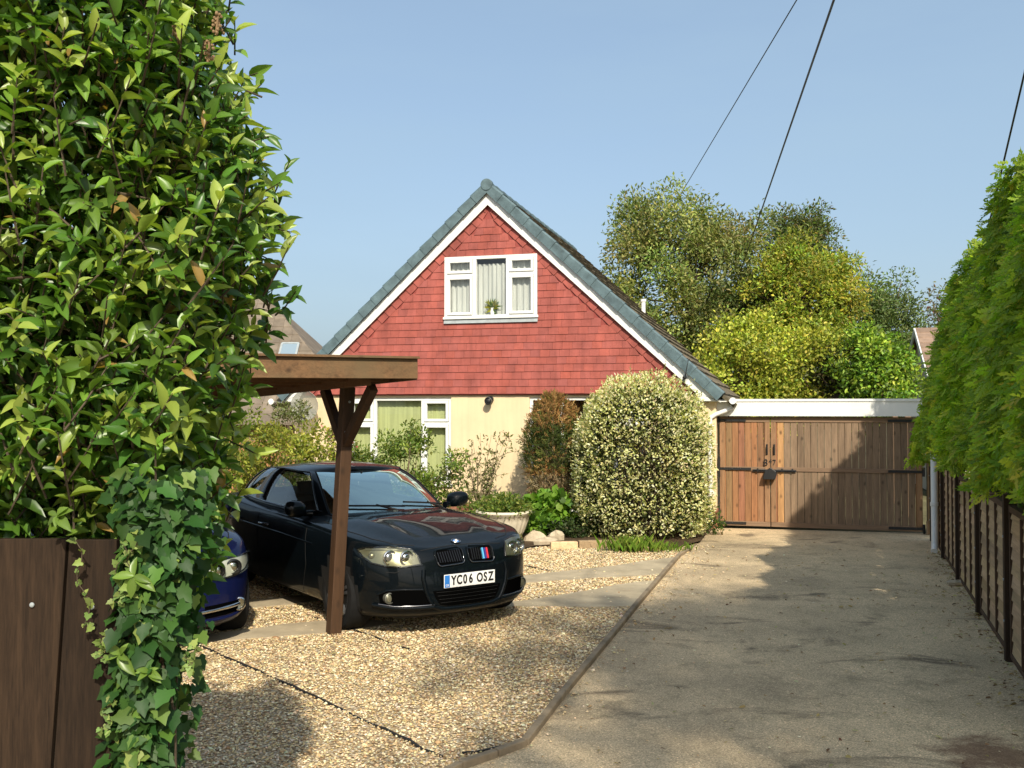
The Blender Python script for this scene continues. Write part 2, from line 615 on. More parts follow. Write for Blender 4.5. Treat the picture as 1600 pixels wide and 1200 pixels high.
M['pinkroof'] = plain('pinkish roof tile', (.24, .165, .12), .85, spec=.2, var=.2, scale=5, bmp=.3, bscale=30, attr=True)
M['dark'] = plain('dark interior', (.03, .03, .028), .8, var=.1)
M['black'] = plain('black iron', (.012, .012, .013), .45, var=.2, spec=.5)
M['lead'] = plain('lead', (.30, .33, .34), .55, var=.2, scale=9)
M['pane'] = glass('window glass', (.95, .97, .95), .03, 1.45)
M['dirtyglass'] = glass('dark window glass', (.5, .53, .52), .16, 1.5)
M['gate'] = wood('gate timber', (.26, .155, .085), 'z', .7, .5, True, .3, kd=.85)
M['gate_rail'] = wood('gate rail timber', (.25, .16, .1), 'x', .75, .35, False, .3)
M['fence'] = wood('dark stained board', (.025, .015, .0085), 'z', .8, .75, False, .2, gs=2.6)
M['panel'] = wood('weathered lap board', (.44, .31, .18), 'y', .85, .4, False, .2)
M['batten'] = wood('stained batten', (.085, .052, .032), 'z', .8, .4, False, .2)
M['post'] = wood('stained post', (.062, .030, .013), 'z', .6, .45, True, .4)
M['fascia_wood'] = wood('fascia timber', (.17, .092, .042), 'x', .65, .55, True, .35, grey=(.13, .09, .045), kd=.8)
M['soffit_wood'] = wood('deck timber', (.15, .075, .035), 'x', .7, .4, False, .3)
M['rubber'] = plain('black rubber', (.016, .016, .016), .75, spec=.3, var=.25)

def asphalt():
    m, nt, p = base_mat('asphalt drive')
    v = coords(nt)
    big = ramp(nt, noise(nt, v, .55, 6, .62, .4), [(.36, 0.0), (.62, 1.0)])
    c = mixc(nt, big, (.42, .325, .205), (.68, .515, .315))
    # older dark patches, with tree-shadow streaks painted into the same colour
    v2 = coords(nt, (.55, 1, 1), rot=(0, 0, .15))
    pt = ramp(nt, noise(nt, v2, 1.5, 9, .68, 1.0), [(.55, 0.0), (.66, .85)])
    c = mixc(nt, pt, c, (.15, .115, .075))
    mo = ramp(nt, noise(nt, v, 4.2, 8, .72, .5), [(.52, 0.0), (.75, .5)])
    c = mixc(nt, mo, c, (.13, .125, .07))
    # aggregate speckle
    vo = nt.nodes.new('ShaderNodeTexVoronoi'); vo.inputs['Scale'].default_value = 150
    nt.links.new(v, vo.inputs['Vector'])
    sp = nt.nodes.new('ShaderNodeSeparateColor'); nt.links.new(vo.outputs['Color'], sp.inputs[0])
    g = ramp(nt, sp.outputs[0], [(0.0, .6), (.55, .98), (.95, 1.25), (1.0, 1.8)])
    c = mixc(nt, 1.0, c, g, 'MULTIPLY')
    # rusty stain where leaves rotted
    tc = nt.nodes.new('ShaderNodeTexCoord')
    sub = nt.nodes.new('ShaderNodeVectorMath'); sub.operation = 'DISTANCE'
    nt.links.new(tc.outputs['Object'], sub.inputs[0]); sub.inputs[1].default_value = (2.75, 5.55, 0)
    ad = nt.nodes.new('ShaderNodeMath'); ad.operation = 'MULTIPLY_ADD'
    nt.links.new(noise(nt, v, 5, 6, .7), ad.inputs[0]); ad.inputs[1].default_value = 1.1
    nt.links.new(sub.outputs['Value'], ad.inputs[2])
    rs = ramp(nt, ad.outputs[0], [(.72, .75), (1.05, 0.0)])
    c = mixc(nt, rs, c, (.13, .055, .03))
    nt.links.new(c, p.inputs['Base Color'])
    p.inputs['Roughness'].default_value = .9
    p.inputs['Specular IOR Level'].default_value = .25
    h = mixc(nt, .5, vo.outputs['Distance'], noise(nt, v, 30, 6, .7))
    bump(nt, p, h, .55, .012)
    return m
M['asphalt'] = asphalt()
def gravelbed():
    m, nt, p = base_mat('gravel bed')
    v = coords(nt)
    vo = nt.nodes.new('ShaderNodeTexVoronoi'); vo.inputs['Scale'].default_value = 62
    nt.links.new(v, vo.inputs['Vector'])
    sp = nt.nodes.new('ShaderNodeSeparateColor'); nt.links.new(vo.outputs['Color'], sp.inputs[0])
    c = ramp(nt, sp.outputs[0], [(0, (.20, .12, .06)), (.3, (.40, .28, .15)), (.65, (.52, .40, .24)), (1, (.70, .62, .48))])
    d = ramp(nt, vo.outputs['Distance'], [(.25, 1.0), (.75, .5)])
    c = mixc(nt, 1.0, c, d, 'MULTIPLY')
    nt.links.new(c, p.inputs['Base Color'])
    p.inputs['Roughness'].default_value = .85
    p.inputs['Specular IOR Level'].default_value = .25
    bump(nt, p, vo.outputs['Distance'], -.8, .012)
    return m
M['gravelbed'] = gravelbed()
M['concrete'] = plain('path concrete', (.40, .33, .225), .9, spec=.2, var=.22, scale=3.2, bmp=.35, bscale=90)
M['kerb'] = plain('edging concrete', (.25, .195, .13), .9, spec=.2, var=.35, scale=5, bmp=.4, bscale=60)
M['soil'] = plain('bed soil', (.075, .05, .03), .95, spec=.1, var=.5, scale=14, bmp=.8, bscale=30)
M['earth'] = plain('ground', (.12, .11, .06), .95, spec=.1, var=.4, scale=1.2, bmp=.5, bscale=12)
M['stone'] = plain('pale stone', (.46, .38, .27), .85, spec=.2, var=.25, scale=7, bmp=.5, bscale=20)
M['pot'] = plain('cream glazed pot', (.62, .55, .42), .5, spec=.4, var=.12, scale=6, bmp=.1, bscale=30)
M['bark'] = plain('bark', (.085, .065, .045), .9, spec=.1, var=.4, scale=12, bmp=.7, bscale=40)
M['palebark'] = plain('pale twig', (.22, .17, .11), .9, spec=.1, var=.3, scale=12)

# ================================================================ ground, drive, gravel, paths
def sheet(name, poly, z, mat, sub=0):
    me = bpy.data.meshes.new(name)
    me.from_pydata([(p[0], p[1], z) for p in poly], [], [list(range(len(poly)))])
    bm = bmesh.new(); bm.from_mesh(me)
    for f in bm.faces:
        if f.normal.z < 0: f.normal_flip()
    bm.to_mesh(me); bm.free()
    o = link_mesh(name, me, mat)
    o['kind'] = 'structure'
    return o
sheet('ground', [(-400, -200), (400, -200), (400, 900), (-400, 900)], -.03, M['earth'])
KERB = [Vector((-.95, 1.2, 0)), Vector((-.92, 4.3, 0)), Vector((-.55, 4.95, 0)), G(719, 1199), G(775, 1180), G(820, 1163), G(880, 1085), G(940, 1013), G(1000, 940), G(1062, 868), Vector((2.62, 14.0, 0)), Vector((3.0, 15.2, 0)), Vector((3.3, 16.0, 0))]
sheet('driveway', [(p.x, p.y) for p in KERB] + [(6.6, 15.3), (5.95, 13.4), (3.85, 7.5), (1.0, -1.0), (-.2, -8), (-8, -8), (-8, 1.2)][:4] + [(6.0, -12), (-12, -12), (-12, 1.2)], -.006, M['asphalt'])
sheet('gravel', [(p.x, p.y) for p in KERB] + [(3.0, 17.2), (-9, 19.5), (-11, 12), (-8, 1.2)], 0.0, M['gravelbed'])
def pxpoly(pts):
    return [(G(*p).x, G(*p).y) for p in pts]
# concrete wheel tracks with uneven gravel edges
PATHS = [
    pxpoly([(800, 949), (860, 949), (925, 950), (988, 949), (1023, 908), (994, 911), (963, 915), (930, 922), (894, 928), (850, 935), (810, 941), (760, 940), (740, 952)]),
    pxpoly([(800, 916), (824, 912), (860, 909), (894, 907), (930, 904), (963, 903), (1000, 901), (1031, 898), (1058, 871), (1010, 877), (960, 885), (915, 890), (866, 895), (824, 900), (780, 905)]),
    pxpoly([(250, 1016), (345, 1003), (420, 997), (508, 991), (560, 985), (620, 975), (560, 968), (508, 971), (441, 977), (384, 986), (250, 1001)]),
    pxpoly([(300, 962), (384, 952), (451, 946), (520, 938), (520, 930), (451, 933), (384, 940), (300, 948)]),
]
for P in PATHS:
    m = MB()
    m.prism(P, -.02, .012, 'xy')
    o = m.build('path', M['concrete'])
    o['kind'] = 'structure'
# soil bed by the house wall
BED = [G(735, 868), G(800, 862), G(838, 856), G(905, 852), G(960, 856), G(1010, 861), G(1060, 858), G(1095, 848), Vector((3.25, 15.95, 0)), Vector((-.39, 16.98, 0)), Vector((-4.2, 18.1, 0)), Vector((-5.6, 16.5, 0)), Vector((-4.6, 13.6, 0)), G(560, 880)]
sheet('flower_bed', [(p.x, p.y) for p in BED], .03, M['soil'])
# kerb
m = MB()
kp = KERB[2:10] + [Vector((2.45, 13.5, 0))]
for a, b in zip(kp[:-1], kp[1:]):
    d = (b - a).normalized()
    for k in range(max(1, int((b - a).length / .92))):
        n_ = max(1, int((b - a).length / .92))
        p, q = a.lerp(b, k / n_), a.lerp(b, (k + 1) / n_)
        m.cur = (1, 1, 1)
        m.bar(p + d * .004 + Vector((0, 0, .004 + .004 * random.random())), q - d * .004 + Vector((0, 0, .004 + .004 * random.random())), .048, .06)
o = m.build('kerb', M['kerb'], bevel=.008)
o['kind'] = 'structure'
# black edging strips between the gravel grids
def seam(pts, lab, w=.018):
    m = MB()
    P = []
    for i, p in enumerate(pts):
        P.append(G(*p) + Vector((0, 0, -.006)))
    Q = [P[0]]
    for a, b in zip(P[:-1], P[1:]):
        n_ = max(2, int((b - a).length / .12))
        for k in range(1, n_ + 1):
            Q.append(a.lerp(b, k / n_) + Vector((random.uniform(-.006, .006), random.uniform(-.006, .006), random.uniform(-.012, .002))))
    for a, b in zip(Q[:-1], Q[1:]):
        m.bar(a, b, w, .05)
    tag(m.build('edging_strip', M['rubber']), lab, 'edging strip')
seam([(300, 1005), (335, 1020), (430, 1062), (520, 1104), (620, 1150), (660, 1172), (692, 1183)], 'long black edging strip crossing the gravel diagonally in front of the carport post', .014)
seam([(722, 1180), (760, 1174), (806, 1166)], 'short black edging strip in the gravel ending at the corner of the kerb', .016)
seam([(545, 984), (590, 998), (640, 1016)], 'short black edging strip in the gravel just beside the foot of the carport post', .010)
seam([(430, 952), (470, 961), (498, 968)], 'short black edging strip in the gravel between the two cars', .009)
seam([(822, 886), (845, 890), (864, 894)], 'short thin edging strip in the gravel at the front wing of the black car', .014)

# loose gravel stones
def gravel_stones():
    rng = np.random.default_rng(3)
    P = []
    def inpoly(pts, poly):
        x, y = pts[:, 0], pts[:, 1]
        ins = np.zeros(len(pts), bool)
        n = len(poly)
        for i in range(n):
            x1, y1 = poly[i][0], poly[i][1]
            x2, y2 = poly[(i + 1) % n][0], poly[(i + 1) % n][1]
            c = ((y1 > y) != (y2 > y)) & (x < (x2 - x1) * (y - y1) / (y2 - y1 + 1e-12) + x1)
            ins ^= c
        return ins
    area = [(-.93, 4.3), (-.52, 4.95)] + [(p.x - .02, p.y + .01) for p in KERB[3:10]] + [(2.5, 13.9), (1.0, 14.3), (-.5, 14.0), (-3.2, 14.4), (-4.2, 10.5), (-3.6, 7.0), (-2.2, 4.6)]
    q = rng.uniform((-4.3, 4.2), (2.7, 14.5), (230000, 2))
    q = q[inpoly(q, area)]
    dens = np.clip(1.25 - (q[:, 1] - 5) * .085, .42, 1)
    q = q[rng.uniform(size=len(q)) < dens]
    keep = np.ones(len(q), bool)
    for p in PATHS:
        ins = inpoly(q, p)
        keep &= ~(ins & (rng.uniform(size=len(q)) > .035))
    q = q[keep]
    # stones kicked over the kerb on to the drive
    e = []
    for a, b in zip(KERB[3:10], KERB[4:11]):
        L_ = (b - a).length
        k_ = int(L_ * 46)
        t_ = rng.uniform(0, 1, k_)
        d_ = (b - a).normalized()
        o_ = .05 + rng.gamma(.8, .16, k_)
        e.append(np.stack([a.x + (b.x - a.x) * t_ + d_.y * o_, a.y + (b.y - a.y) * t_ - d_.x * o_], 1))
    w_ = rng.uniform((.2, 4.9), (4.5, 14.5), (420, 2))
    w_ = w_[(w_[:, 0] > .3 + (w_[:, 1] - 5.7) * .29) & (w_[:, 0] < 3.6 + (w_[:, 1] - 7.64) * .34)]
    q = np.concatenate([q] + e + [w_])
    n = len(q)
    base = np.array([(1, 0, 0), (-1, 0, 0), (0, 1, 0), (0, -1, 0), (0, 0, 1), (0, 0, -1), (.62, .62, .5), (-.62, .62, .5), (-.62, -.62, .5), (.62, -.62, .5)], float)
    faces = [(4, 6, 7), (4, 7, 8), (4, 8, 9), (4, 9, 6), (6, 0, 2), (6, 2, 7), (7, 2, 1), (7, 1, 8), (8, 1, 3), (8, 3, 9), (9, 3, 0), (9, 0, 6)]
    V = base[None] * rng.uniform(.72, 1.22, (n, 10, 1))
    size = (.0066 + .0005 * (q[:, 1] - 5)) * rng.lognormal(0, .28, n)
    sc = np.stack([size * rng.uniform(.9, 1.5, n), size * rng.uniform(.7, 1.1, n), size * rng.uniform(.5, .85, n)], 1)
    V = V * sc[:, None, :]
    a, t = rng.uniform(0, 6.28, n), rng.normal(0, .35, n)
    ca, sa, ct, st = np.cos(a), np.sin(a), np.cos(t), np.sin(t)
    x, y, z = V[..., 0], V[..., 1], V[..., 2]
    y, z = y * ct[:, None] - z * st[:, None], y * st[:, None] + z * ct[:, None]
    V = np.stack([x * ca[:, None] - y * sa[:, None] + q[:, 0:1], x * sa[:, None] + y * ca[:, None] + q[:, 1:2], z + (.003 + .006 * rng.uniform(size=n))[:, None]], 2)
    cols = palette(rng, n, [((.56, .415, .22), 4), ((.44, .30, .14), 3), ((.67, .53, .31), 3.4), ((.75, .655, .45), 2), ((.27, .165, .08), 1.3), ((.36, .30, .20), .9)], .14)
    k = 10
    lens = 3
    flat = np.array(faces).ravel()
    loops = (flat[None] + (np.arange(n) * k)[:, None]).ravel().astype(np.int32)
    me = bpy.data.meshes.new('gravel_stones')
    me.vertices.add(n * k); me.vertices.foreach_set('co', V.reshape(-1).astype(np.float32))
    me.loops.add(len(loops)); me.loops.foreach_set('vertex_index', loops)
    me.polygons.add(n * 12); me.polygons.foreach_set('loop_start', np.arange(n * 12, dtype=np.int32) * 3)
    me.update(calc_edges=True)
    cat = me.color_attributes.new('Col', 'FLOAT_COLOR', 'POINT')
    cc = np.ones((n * k, 4), np.float32); cc[:, :3] = np.repeat(cols, k, axis=0)
    cat.data.foreach_set('color', cc.ravel())
    mm, nt, p = base_mat('gravel stone')
    at = nt.nodes.new('ShaderNodeAttribute'); at.attribute_name = 'Col'
    nt.links.new(at.outputs['Color'], p.inputs['Base Color'])
    p.inputs['Roughness'].default_value = .7
    o = link_mesh('gravel_stones', me, mm)
    o['kind'] = 'stuff'
    o['label'] = 'loose buff gravel stones covering the parking area'
gravel_stones()

# ================================================================ the house
HO = (-.39, 16.95, 0)
HROT = -math.atan(.276)
house = thing('chalet_house', 'chalet bungalow with red tile-hung gable above cream ground floor walls', 'house', HO, HROT)
SL = .924
def ztile(u): return 5.83 - .375 - SL * abs(u)
def uat(z): return max(0.0, (5.83 - .375 - z) / SL)
WX0, WX1, WZ0, WZ1 = -.80, .87, 3.50, 4.58       # upper window
HL, HR = -3.72, 3.85
EAVE = 2.19
# hung tiles, one small slab each, course by course
rnd = random.Random(11)
m = MB()
g = .1255
z = EAVE
row = 0
while z < 5.44:
    z1 = z + g
    u_lo, u_hi = min(uat(z), 3.62), min(uat(z1), 3.62)
    if u_lo < .06: break
    s = min(.2, u_lo * .6)
    A, A2 = u_lo - s, max(.0, u_hi - s)
    x = -A + (0 if row % 2 else -.085)
    yb = -.055
    while x < A:
        a, b = max(x, -A), min(x + .168, A)
        x += .170
        segs = [(a, b)]
        zc0, zc1 = z, z1 + .012
        if z1 > WZ0 - .075 and z < WZ1:
            segs = []
            if a < WX0 - .005: segs.append((a, min(b, WX0 - .005)))
            if b > WX1 + .005: segs.append((max(a, WX1 + .005), b))
            if z < WZ0 - .08 < z1 or z < WZ1 + .004 < z1:
                segs.append((max(a, WX0 - .005), min(b, WX1 + .005)))
        for a, b in segs:
            if b - a < .012: continue
            t = rnd.gauss(1, .05)
            hu = rnd.gauss(0, .03)
            m.cur = (t * (1 + hu), t, t * (1 - hu))
            sc = 1.0
            zt = min(z1 + .012, 5.44)
            # top edge pulled in where the course meets the verge
            at, bt = max(a, -A2), min(b, A2)
            if bt - at < .01: continue
            dz = rnd.uniform(-.002, .002)
            zl = z
            if a >= WX0 - .01 and b <= WX1 + .01 and z1 > WZ0 - .085 and z < WZ1 + .01:
                if z < WZ1 + .004 < z1: zl = WZ1 + .006
                else: zt = WZ0 - .085
                if zt - zl < .01: continue
            lift = .0115 + rnd.uniform(0, .004)
            m.add([(a, yb - lift, zl + dz), (b - .0008, yb - lift, zl + dz), (bt - .0008, yb - .002, zt), (at, yb - .002, zt),
                   (a, yb + .01, zl + dz), (b - .0008, yb + .01, zl + dz), (bt - .0008, yb + .012, zt), (at, yb + .012, zt)],
                  [(0, 1, 2, 3), (7, 6, 5, 4), (0, 4, 5, 1), (1, 5, 6, 2), (2, 6, 7, 3), (3, 7, 4, 0)])
    # swept cut tile at each verge end: lower edge turns up to meet the board square
    for sg in (-1, 1):
        t = rnd.gauss(.97, .08); m.cur = (t, t, t)
        a0, a1 = u_lo - s, u_hi - s
        if a1 < .02: a1 = .02
        h = s * .5
        pts = [(a0, z), (a0 + s * .54, z + s * .5), (a1 + s * .54, z1 + s * .5), (a1, z1 + .012)]
        lift = .020
        vs = [(sg * p, yb - (lift if i < 2 else .004), q) for i, (p, q) in enumerate(pts)] + [(sg * p, yb + .01, q) for p, q in pts]
        m.add(vs, [(0, 1, 2, 3), (7, 6, 5, 4), (0, 4, 5, 1), (1, 5, 6, 2), (2, 6, 7, 3), (3, 7, 4, 0)])
    z = z1
    row += 1
m.build('tile_hanging', M['red_tile'], house)
# gable wall behind the tiles (left, right, above, below the window)
m = MB()
zt0, zt1 = EAVE, 5.5
def strip(za, zb, xa=None, xb=None):
    ua, ub = (5.83 - .1 - za) / SL, max(.01, (5.83 - .1 - zb) / SL)
    ua, ub = min(ua, 3.7), min(ub, 3.7)
    m.prism([(xa if xa is not None else -ua, za), (xb if xb is not None else ua, za), (xb if xb is not None else ub, zb), (xa if xa is not None else -ub, zb)], -.045, .12)
strip(EAVE - .02, WZ0)
strip(WZ0, WZ1, None, WX0)
strip(WZ0, WZ1, WX1, None)
strip(WZ1, 5.7)
m.build('gable_wall', M['red_back'], house)
# ground floor walls with window openings
LW = (-2.66, -.70, .62, 2.13)
RW = (.713, 2.75, .72, 2.13)
m = MB()
def wallrun(x0, x1, z0, z1): m.box(x0, x1, 0, .26, z0, z1)
wallrun(HL, LW[0], .30, EAVE - .02)
wallrun(LW[0], LW[1], .30, LW[2]); wallrun(LW[0], LW[1], LW[3], EAVE - .02)
wallrun(LW[1], RW[0], .30, EAVE - .02)
wallrun(RW[0], RW[1], .30, RW[2]); wallrun(RW[0], RW[1], RW[3], EAVE - .02)
wallrun(RW[1], HR, .30, EAVE - .02)
m.build('front_wall', M['render'], house)
m = MB()
m.box(HL, HL + .25, .262, 7.0, 0, 2.05); m.box(HR - .25, HR, .262, 7.0, 0, 2.05)
m.box(HL, HR, 7.0, 7.25, 0, 2.05)
m.prism([(-3.9, 2.05), (3.9, 2.05), (0, 5.6)], 6.95, 7.1)
m.build('side_wall', M['pale_render'], house)
m = MB()
m.box(HL - .015, HR + .015, -.018, .24, -.05, .298)
m.build('plinth', M['brick'], house)
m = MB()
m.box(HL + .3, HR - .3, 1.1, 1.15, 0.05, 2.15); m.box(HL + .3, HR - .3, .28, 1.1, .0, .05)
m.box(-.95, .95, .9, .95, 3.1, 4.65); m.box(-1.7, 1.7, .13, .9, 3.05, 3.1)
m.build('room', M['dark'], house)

def curtain(x0, x1, z0, z1, y, mat, parent, amp=.025, wl=.11, name='curtain', seed=0):
    rr = random.Random(seed)
    n = int((x1 - x0) / .012)
    vs, fs = [], []
    ph = 0
    for i in range(n + 1):
        x = x0 + (x1 - x0) * i / n
        ph += 2 * math.pi * .012 / (wl * rr.uniform(.6, 1.5))
        yy = y + amp * math.sin(ph)
        vs += [(x, yy, z0), (x, yy + amp * .2 * math.sin(ph * 1.7), z1)]
    for i in range(n):
        k = i * 2
        fs.append((k, k + 2, k + 3, k + 1))
    m = MB(); m.add(vs, fs)
    return m.build(name, mat, parent, smooth=80)
def net_mat(name, c, tr):
    mm, nt, p = base_mat(name)
    v = coords(nt, (14, 1, .6))
    f = ramp(nt, noise(nt, v, 2.0, 3, .5), [(.35, .0), (.65, 1.0)])
    cc = mixc(nt, f, tuple(x * .8 for x in c), c)
    nt.links.new(cc, p.inputs['Base Color'])
    p.inputs['Roughness'].default_value = .9
    t = nt.nodes.new('ShaderNodeBsdfTransparent')
    mx = nt.nodes.new('ShaderNodeMixShader'); mx.inputs[0].default_value = tr
    nt.links.new(p.outputs[0], mx.inputs[1]); nt.links.new(t.outputs[0], mx.inputs[2])
    nt.links.new(mx.outputs[0], nt.nodes['Material Output'].inputs['Surface'])
    return mm
M['net'] = net_mat('net curtain', (.66, .67, .64), .22)
M['blind'] = net_mat('green blind', (.43, .46, .21), .0)
def pane_quad(m, x0, x1, y, z0, z1):
    m.add([(x0, y, z0), (x1, y, z0), (x1, y, z1), (x0, y, z1)], [(0, 1, 2, 3)])
def window(x0, x1, z0, z1, y, lights, sillmat, glassmat, seed):
    """lights: (x left, x right, kind) kind fixed / vent (fanlight over sash)"""
    fr, dep = .055, .07
    m = MB()
    m.box(x0, x1, y, y + dep, z0, z0 + fr); m.box(x0, x1, y, y + dep, z1 - fr, z1)
    m.box(x0, x0 + fr, y + .001, y + dep, z0 + fr, z1 - fr); m.box(x1 - fr, x1, y + .001, y + dep, z0 + fr, z1 - fr)
    for a, b, k in lights[:-1]:
        m.box(b - .03, b + .03, y + .002, y + dep, z0 + fr, z1 - fr)
    w = m.build('window', M['white'], house, bevel=.004)
    H = z1 - z0
    for a, b, k in lights:
        a2 = a + (fr if a == x0 else .03)
        b2 = b - (fr if b == x1 else .03)
        if k == 'fixed':
            m = MB(); pane_quad(m, a2 - .004, b2 + .004, y + .03, z0 + fr - .004, z1 - fr + .004)
            m.build('pane', glassmat, w)
        else:
            zt = z1 - .30 * H
            m = MB(); m.box(a2, b2, y - .002, y + dep - .01, zt - .025, zt + .025)
            m.build('transom', M['white'], w)
            for (q0, q1, nm) in ((z0 + fr, zt - .025, 'sash'), (zt + .025, z1 - fr, 'fanlight')):
                q0 += .004; q1 -= .004
                A, B = a2 + .004, b2 - .004
                s_ = .048
                m = MB()
                f0, f1 = y - .022, y + .045
                m.box(A, B, f0, f1, q0, q0 + s_); m.box(A, B, f0, f1, q1 - s_, q1)
                m.box(A, A + s_, f0 + .001, f1, q0 + s_, q1 - s_); m.box(B - s_, B, f0 + .001, f1, q0 + s_, q1 - s_)
                m.build(nm, M['white'], w, bevel=.005)
                m = MB(); pane_quad(m, A + s_ - .004, B - s_ + .004, y + .012, q0 + s_ - .004, q1 - s_ + .004)
                m.build('pane', glassmat, w)
    return w
# upper window
uw = window(WX0, WX1, WZ0, WZ1, -.085, [(WX0, -.247, 'vent'), (-.247, .348, 'fixed'), (.348, WX1, 'vent')], None, M['pane'], 1)
m = MB(); m.box(WX0 - .02, WX1 + .02, -.105, -.02, WZ0 - .012, WZ0 + .03); m.build('sill', M['white'], uw, bevel=.005)
m = MB(); m.add([(WX0 - .01, -.092, WZ0 - .085), (WX1 + .01, -.092, WZ0 - .085), (WX1 + .01, -.075, WZ0 - .012), (WX0 - .01, -.075, WZ0 - .012)], [(0, 1, 2, 3)])
m.build('lead_flashing', M['lead'], uw)
curtain(WX0 + .06, -.25, WZ0 + .05, WZ1 - .10, .02, M['net'], uw, .016, .1, seed=1)
curtain(-.24, .34, WZ0 + .05, WZ1 - .13, .02, M['net'], uw, .018, .085, seed=2)
curtain(.36, WX1 - .06, WZ0 + .05, WZ1 - .10, .02, M['net'], uw, .016, .1, seed=3)
# ground floor windows
lw = window(LW[0], LW[1], LW[2], LW[3], .03, [(LW[0], -2.15, 'vent'), (-2.15, -1.24, 'fixed'), (-1.24, LW[1], 'vent')], None, M['pane'], 2)
m = MB(); m.box(LW[0] - .04, LW[1] + .04, -.05, .05, LW[2] - .05, LW[2] - .002); m.build('sill', M['white'], lw, bevel=.005)
vb = MB()
x = LW[0] + .03
while x < LW[1] - .1:
    a = R(14)
    vb.add([(x, .15, LW[2] + .06), (x + .086, .168, LW[2] + .06), (x + .086, .168, LW[3] - .05), (x, .15, LW[3] - .05)], [(0, 1, 2, 3)])
    x += .084
vb.build('vertical_blind', M['blind'], lw)
rw = window(RW[0], RW[1], RW[2], RW[3], .03, [(RW[0], 1.28, 'fixed'), (1.28, 2.2, 'fixed'), (2.2, RW[1], 'vent')], None, M['dirtyglass'], 3)
m = MB(); m.box(RW[0] - .04, RW[1] + .04, -.05, .05, RW[2] - .05, RW[2] - .002); m.build('sill', M['white'], rw, bevel=.005)
curtain(2.1, RW[1] - .05, RW[2] + .05, RW[3] - .05, .2, M['net'], rw, .02, .1, seed=5)

# roof: overlapping courses on both slopes
rl = math.hypot(1, SL)
dx, dz = 1 / rl, SL / rl
m = MB()
rnd = random.Random(5)
Lr = 4.16 * rl
nC = 19
for sg in (-1, 1):
    for i in range(nC):
        a, b = Lr * i / nC, Lr * (i + 1.12) / nC        # distance from the ridge
        b = min(b, Lr)
        # column tiles along the depth
        y = -.06
        while y < 7.2:
            y2 = min(y + .30, 7.2)
            t = rnd.gauss(1, .16)
            m.cur = (t, t * rnd.uniform(.95, 1.03), t * rnd.uniform(.88, 1.02))
            li = .012 + rnd.uniform(0, .012)
            def pt(d, off): return (sg * (d * dx + off * dz), 5.825 - d * dz + off * dx)
            p = [pt(a, -.05), pt(b, -.05 + li * .4), pt(b, .015 + li), pt(a, -.004)]
            vs = [(q[0], y, q[1]) for q in p] + [(q[0], y2 - .004, q[1]) for q in p]
            m.add(vs, [(0, 1, 2, 3), (7, 6, 5, 4), (0, 4, 5, 1), (1, 5, 6, 2), (2, 6, 7, 3), (3, 7, 4, 0)])
            y = y2
roof = m.build('roof', M['roof'], house)
m = MB()
for k in range(17):
    y0 = -.16 + k * .43
    m.tube([(0, y0, 5.77 + .008), (0, y0 + .42, 5.77)], [.098, .09], 14)
m.build('ridge_tile', M['verge'], roof, smooth=40)
m = MB()
m.tube([(1.85, 6.0, 3.9), (1.85, 6.0, 4.36)], .05, 12); m.tube([(1.85, 6.0, 4.36), (1.85, 6.0, 4.42)], .066, 12)
m.build('vent_pipe', M['white'], roof, smooth=40)
# dry verge caps: short overlapping units down each side
for sg in (-1, 1):
    m = MB()
    nU = 17
    Lv = 3.95 * rl
    for i in range(nU):
        a, b = .03 + Lv * i / nU, .03 + Lv * (i + 1.08) / nU
        b = min(b, Lv + .02)
        def pt(d, off): return (sg * (d * dx + off * dz), 5.83 - d * dz + off * dx)
        o0, o1 = (.030, .046)
        prof = [(-.128, -.165), (-.131 , -.188), (o0 * .2, -.192), (o0, -.172), (o0, .03), (o0 - .02, .03)]
        prof2 = [(-.128, -.170), (-.139, -.198), (o1 * .4, -.207), (o1, -.180), (o1, .03), (o1 - .02, .03)]
        vs = []
        for off, y in prof:
            q = pt(a, off); vs.append((q[0], y, q[1]))
        for off, y in prof2:
            q = pt(b, off); vs.append((q[0], y, q[1]))
        k = len(prof)
        fs = [(j, (j + 1) % k, (j + 1) % k + k, j + k) for j in range(k)] + [tuple(range(k)), tuple(range(2 * k - 1, k - 1, -1))]
        m.add(vs, fs)
    m.build('verge_cap', M['verge'], house, smooth=35)
m = MB(); m.tube([(0, -.205, 5.79), (0, -.10, 5.79)], .105, 20); m.build('ridge_end_cap', M['verge'], house, smooth=40, bevel=.01)
for sg in (-1, 1):
    m = MB()
    top = [(0, 5.83 - .165), (sg * 3.93, 5.83 - .165 - SL * 3.93), (sg * 3.93, 5.83 - .375 - SL * 3.93 + .0), (sg * 3.60, 5.83 - .375 - SL * 3.60), (0, 5.83 - .375)]
    top[2] = (sg * 3.93, 2.06)
    top[3] = (sg * 3.60, 2.06)
    top.insert(4, (sg * 3.52, 5.83 - .375 - SL * 3.52))
    m.prism(top, -.125 - .0005 * (sg + 1), -.095)
    m.build('bargeboard', M['white'], house)
    m = MB(); m.box(min(sg * 3.56, sg * 4.02), max(sg * 3.56, sg * 4.02), -.09, 7.1, 2.045, 2.06); m.build('soffit', M['white'], house)
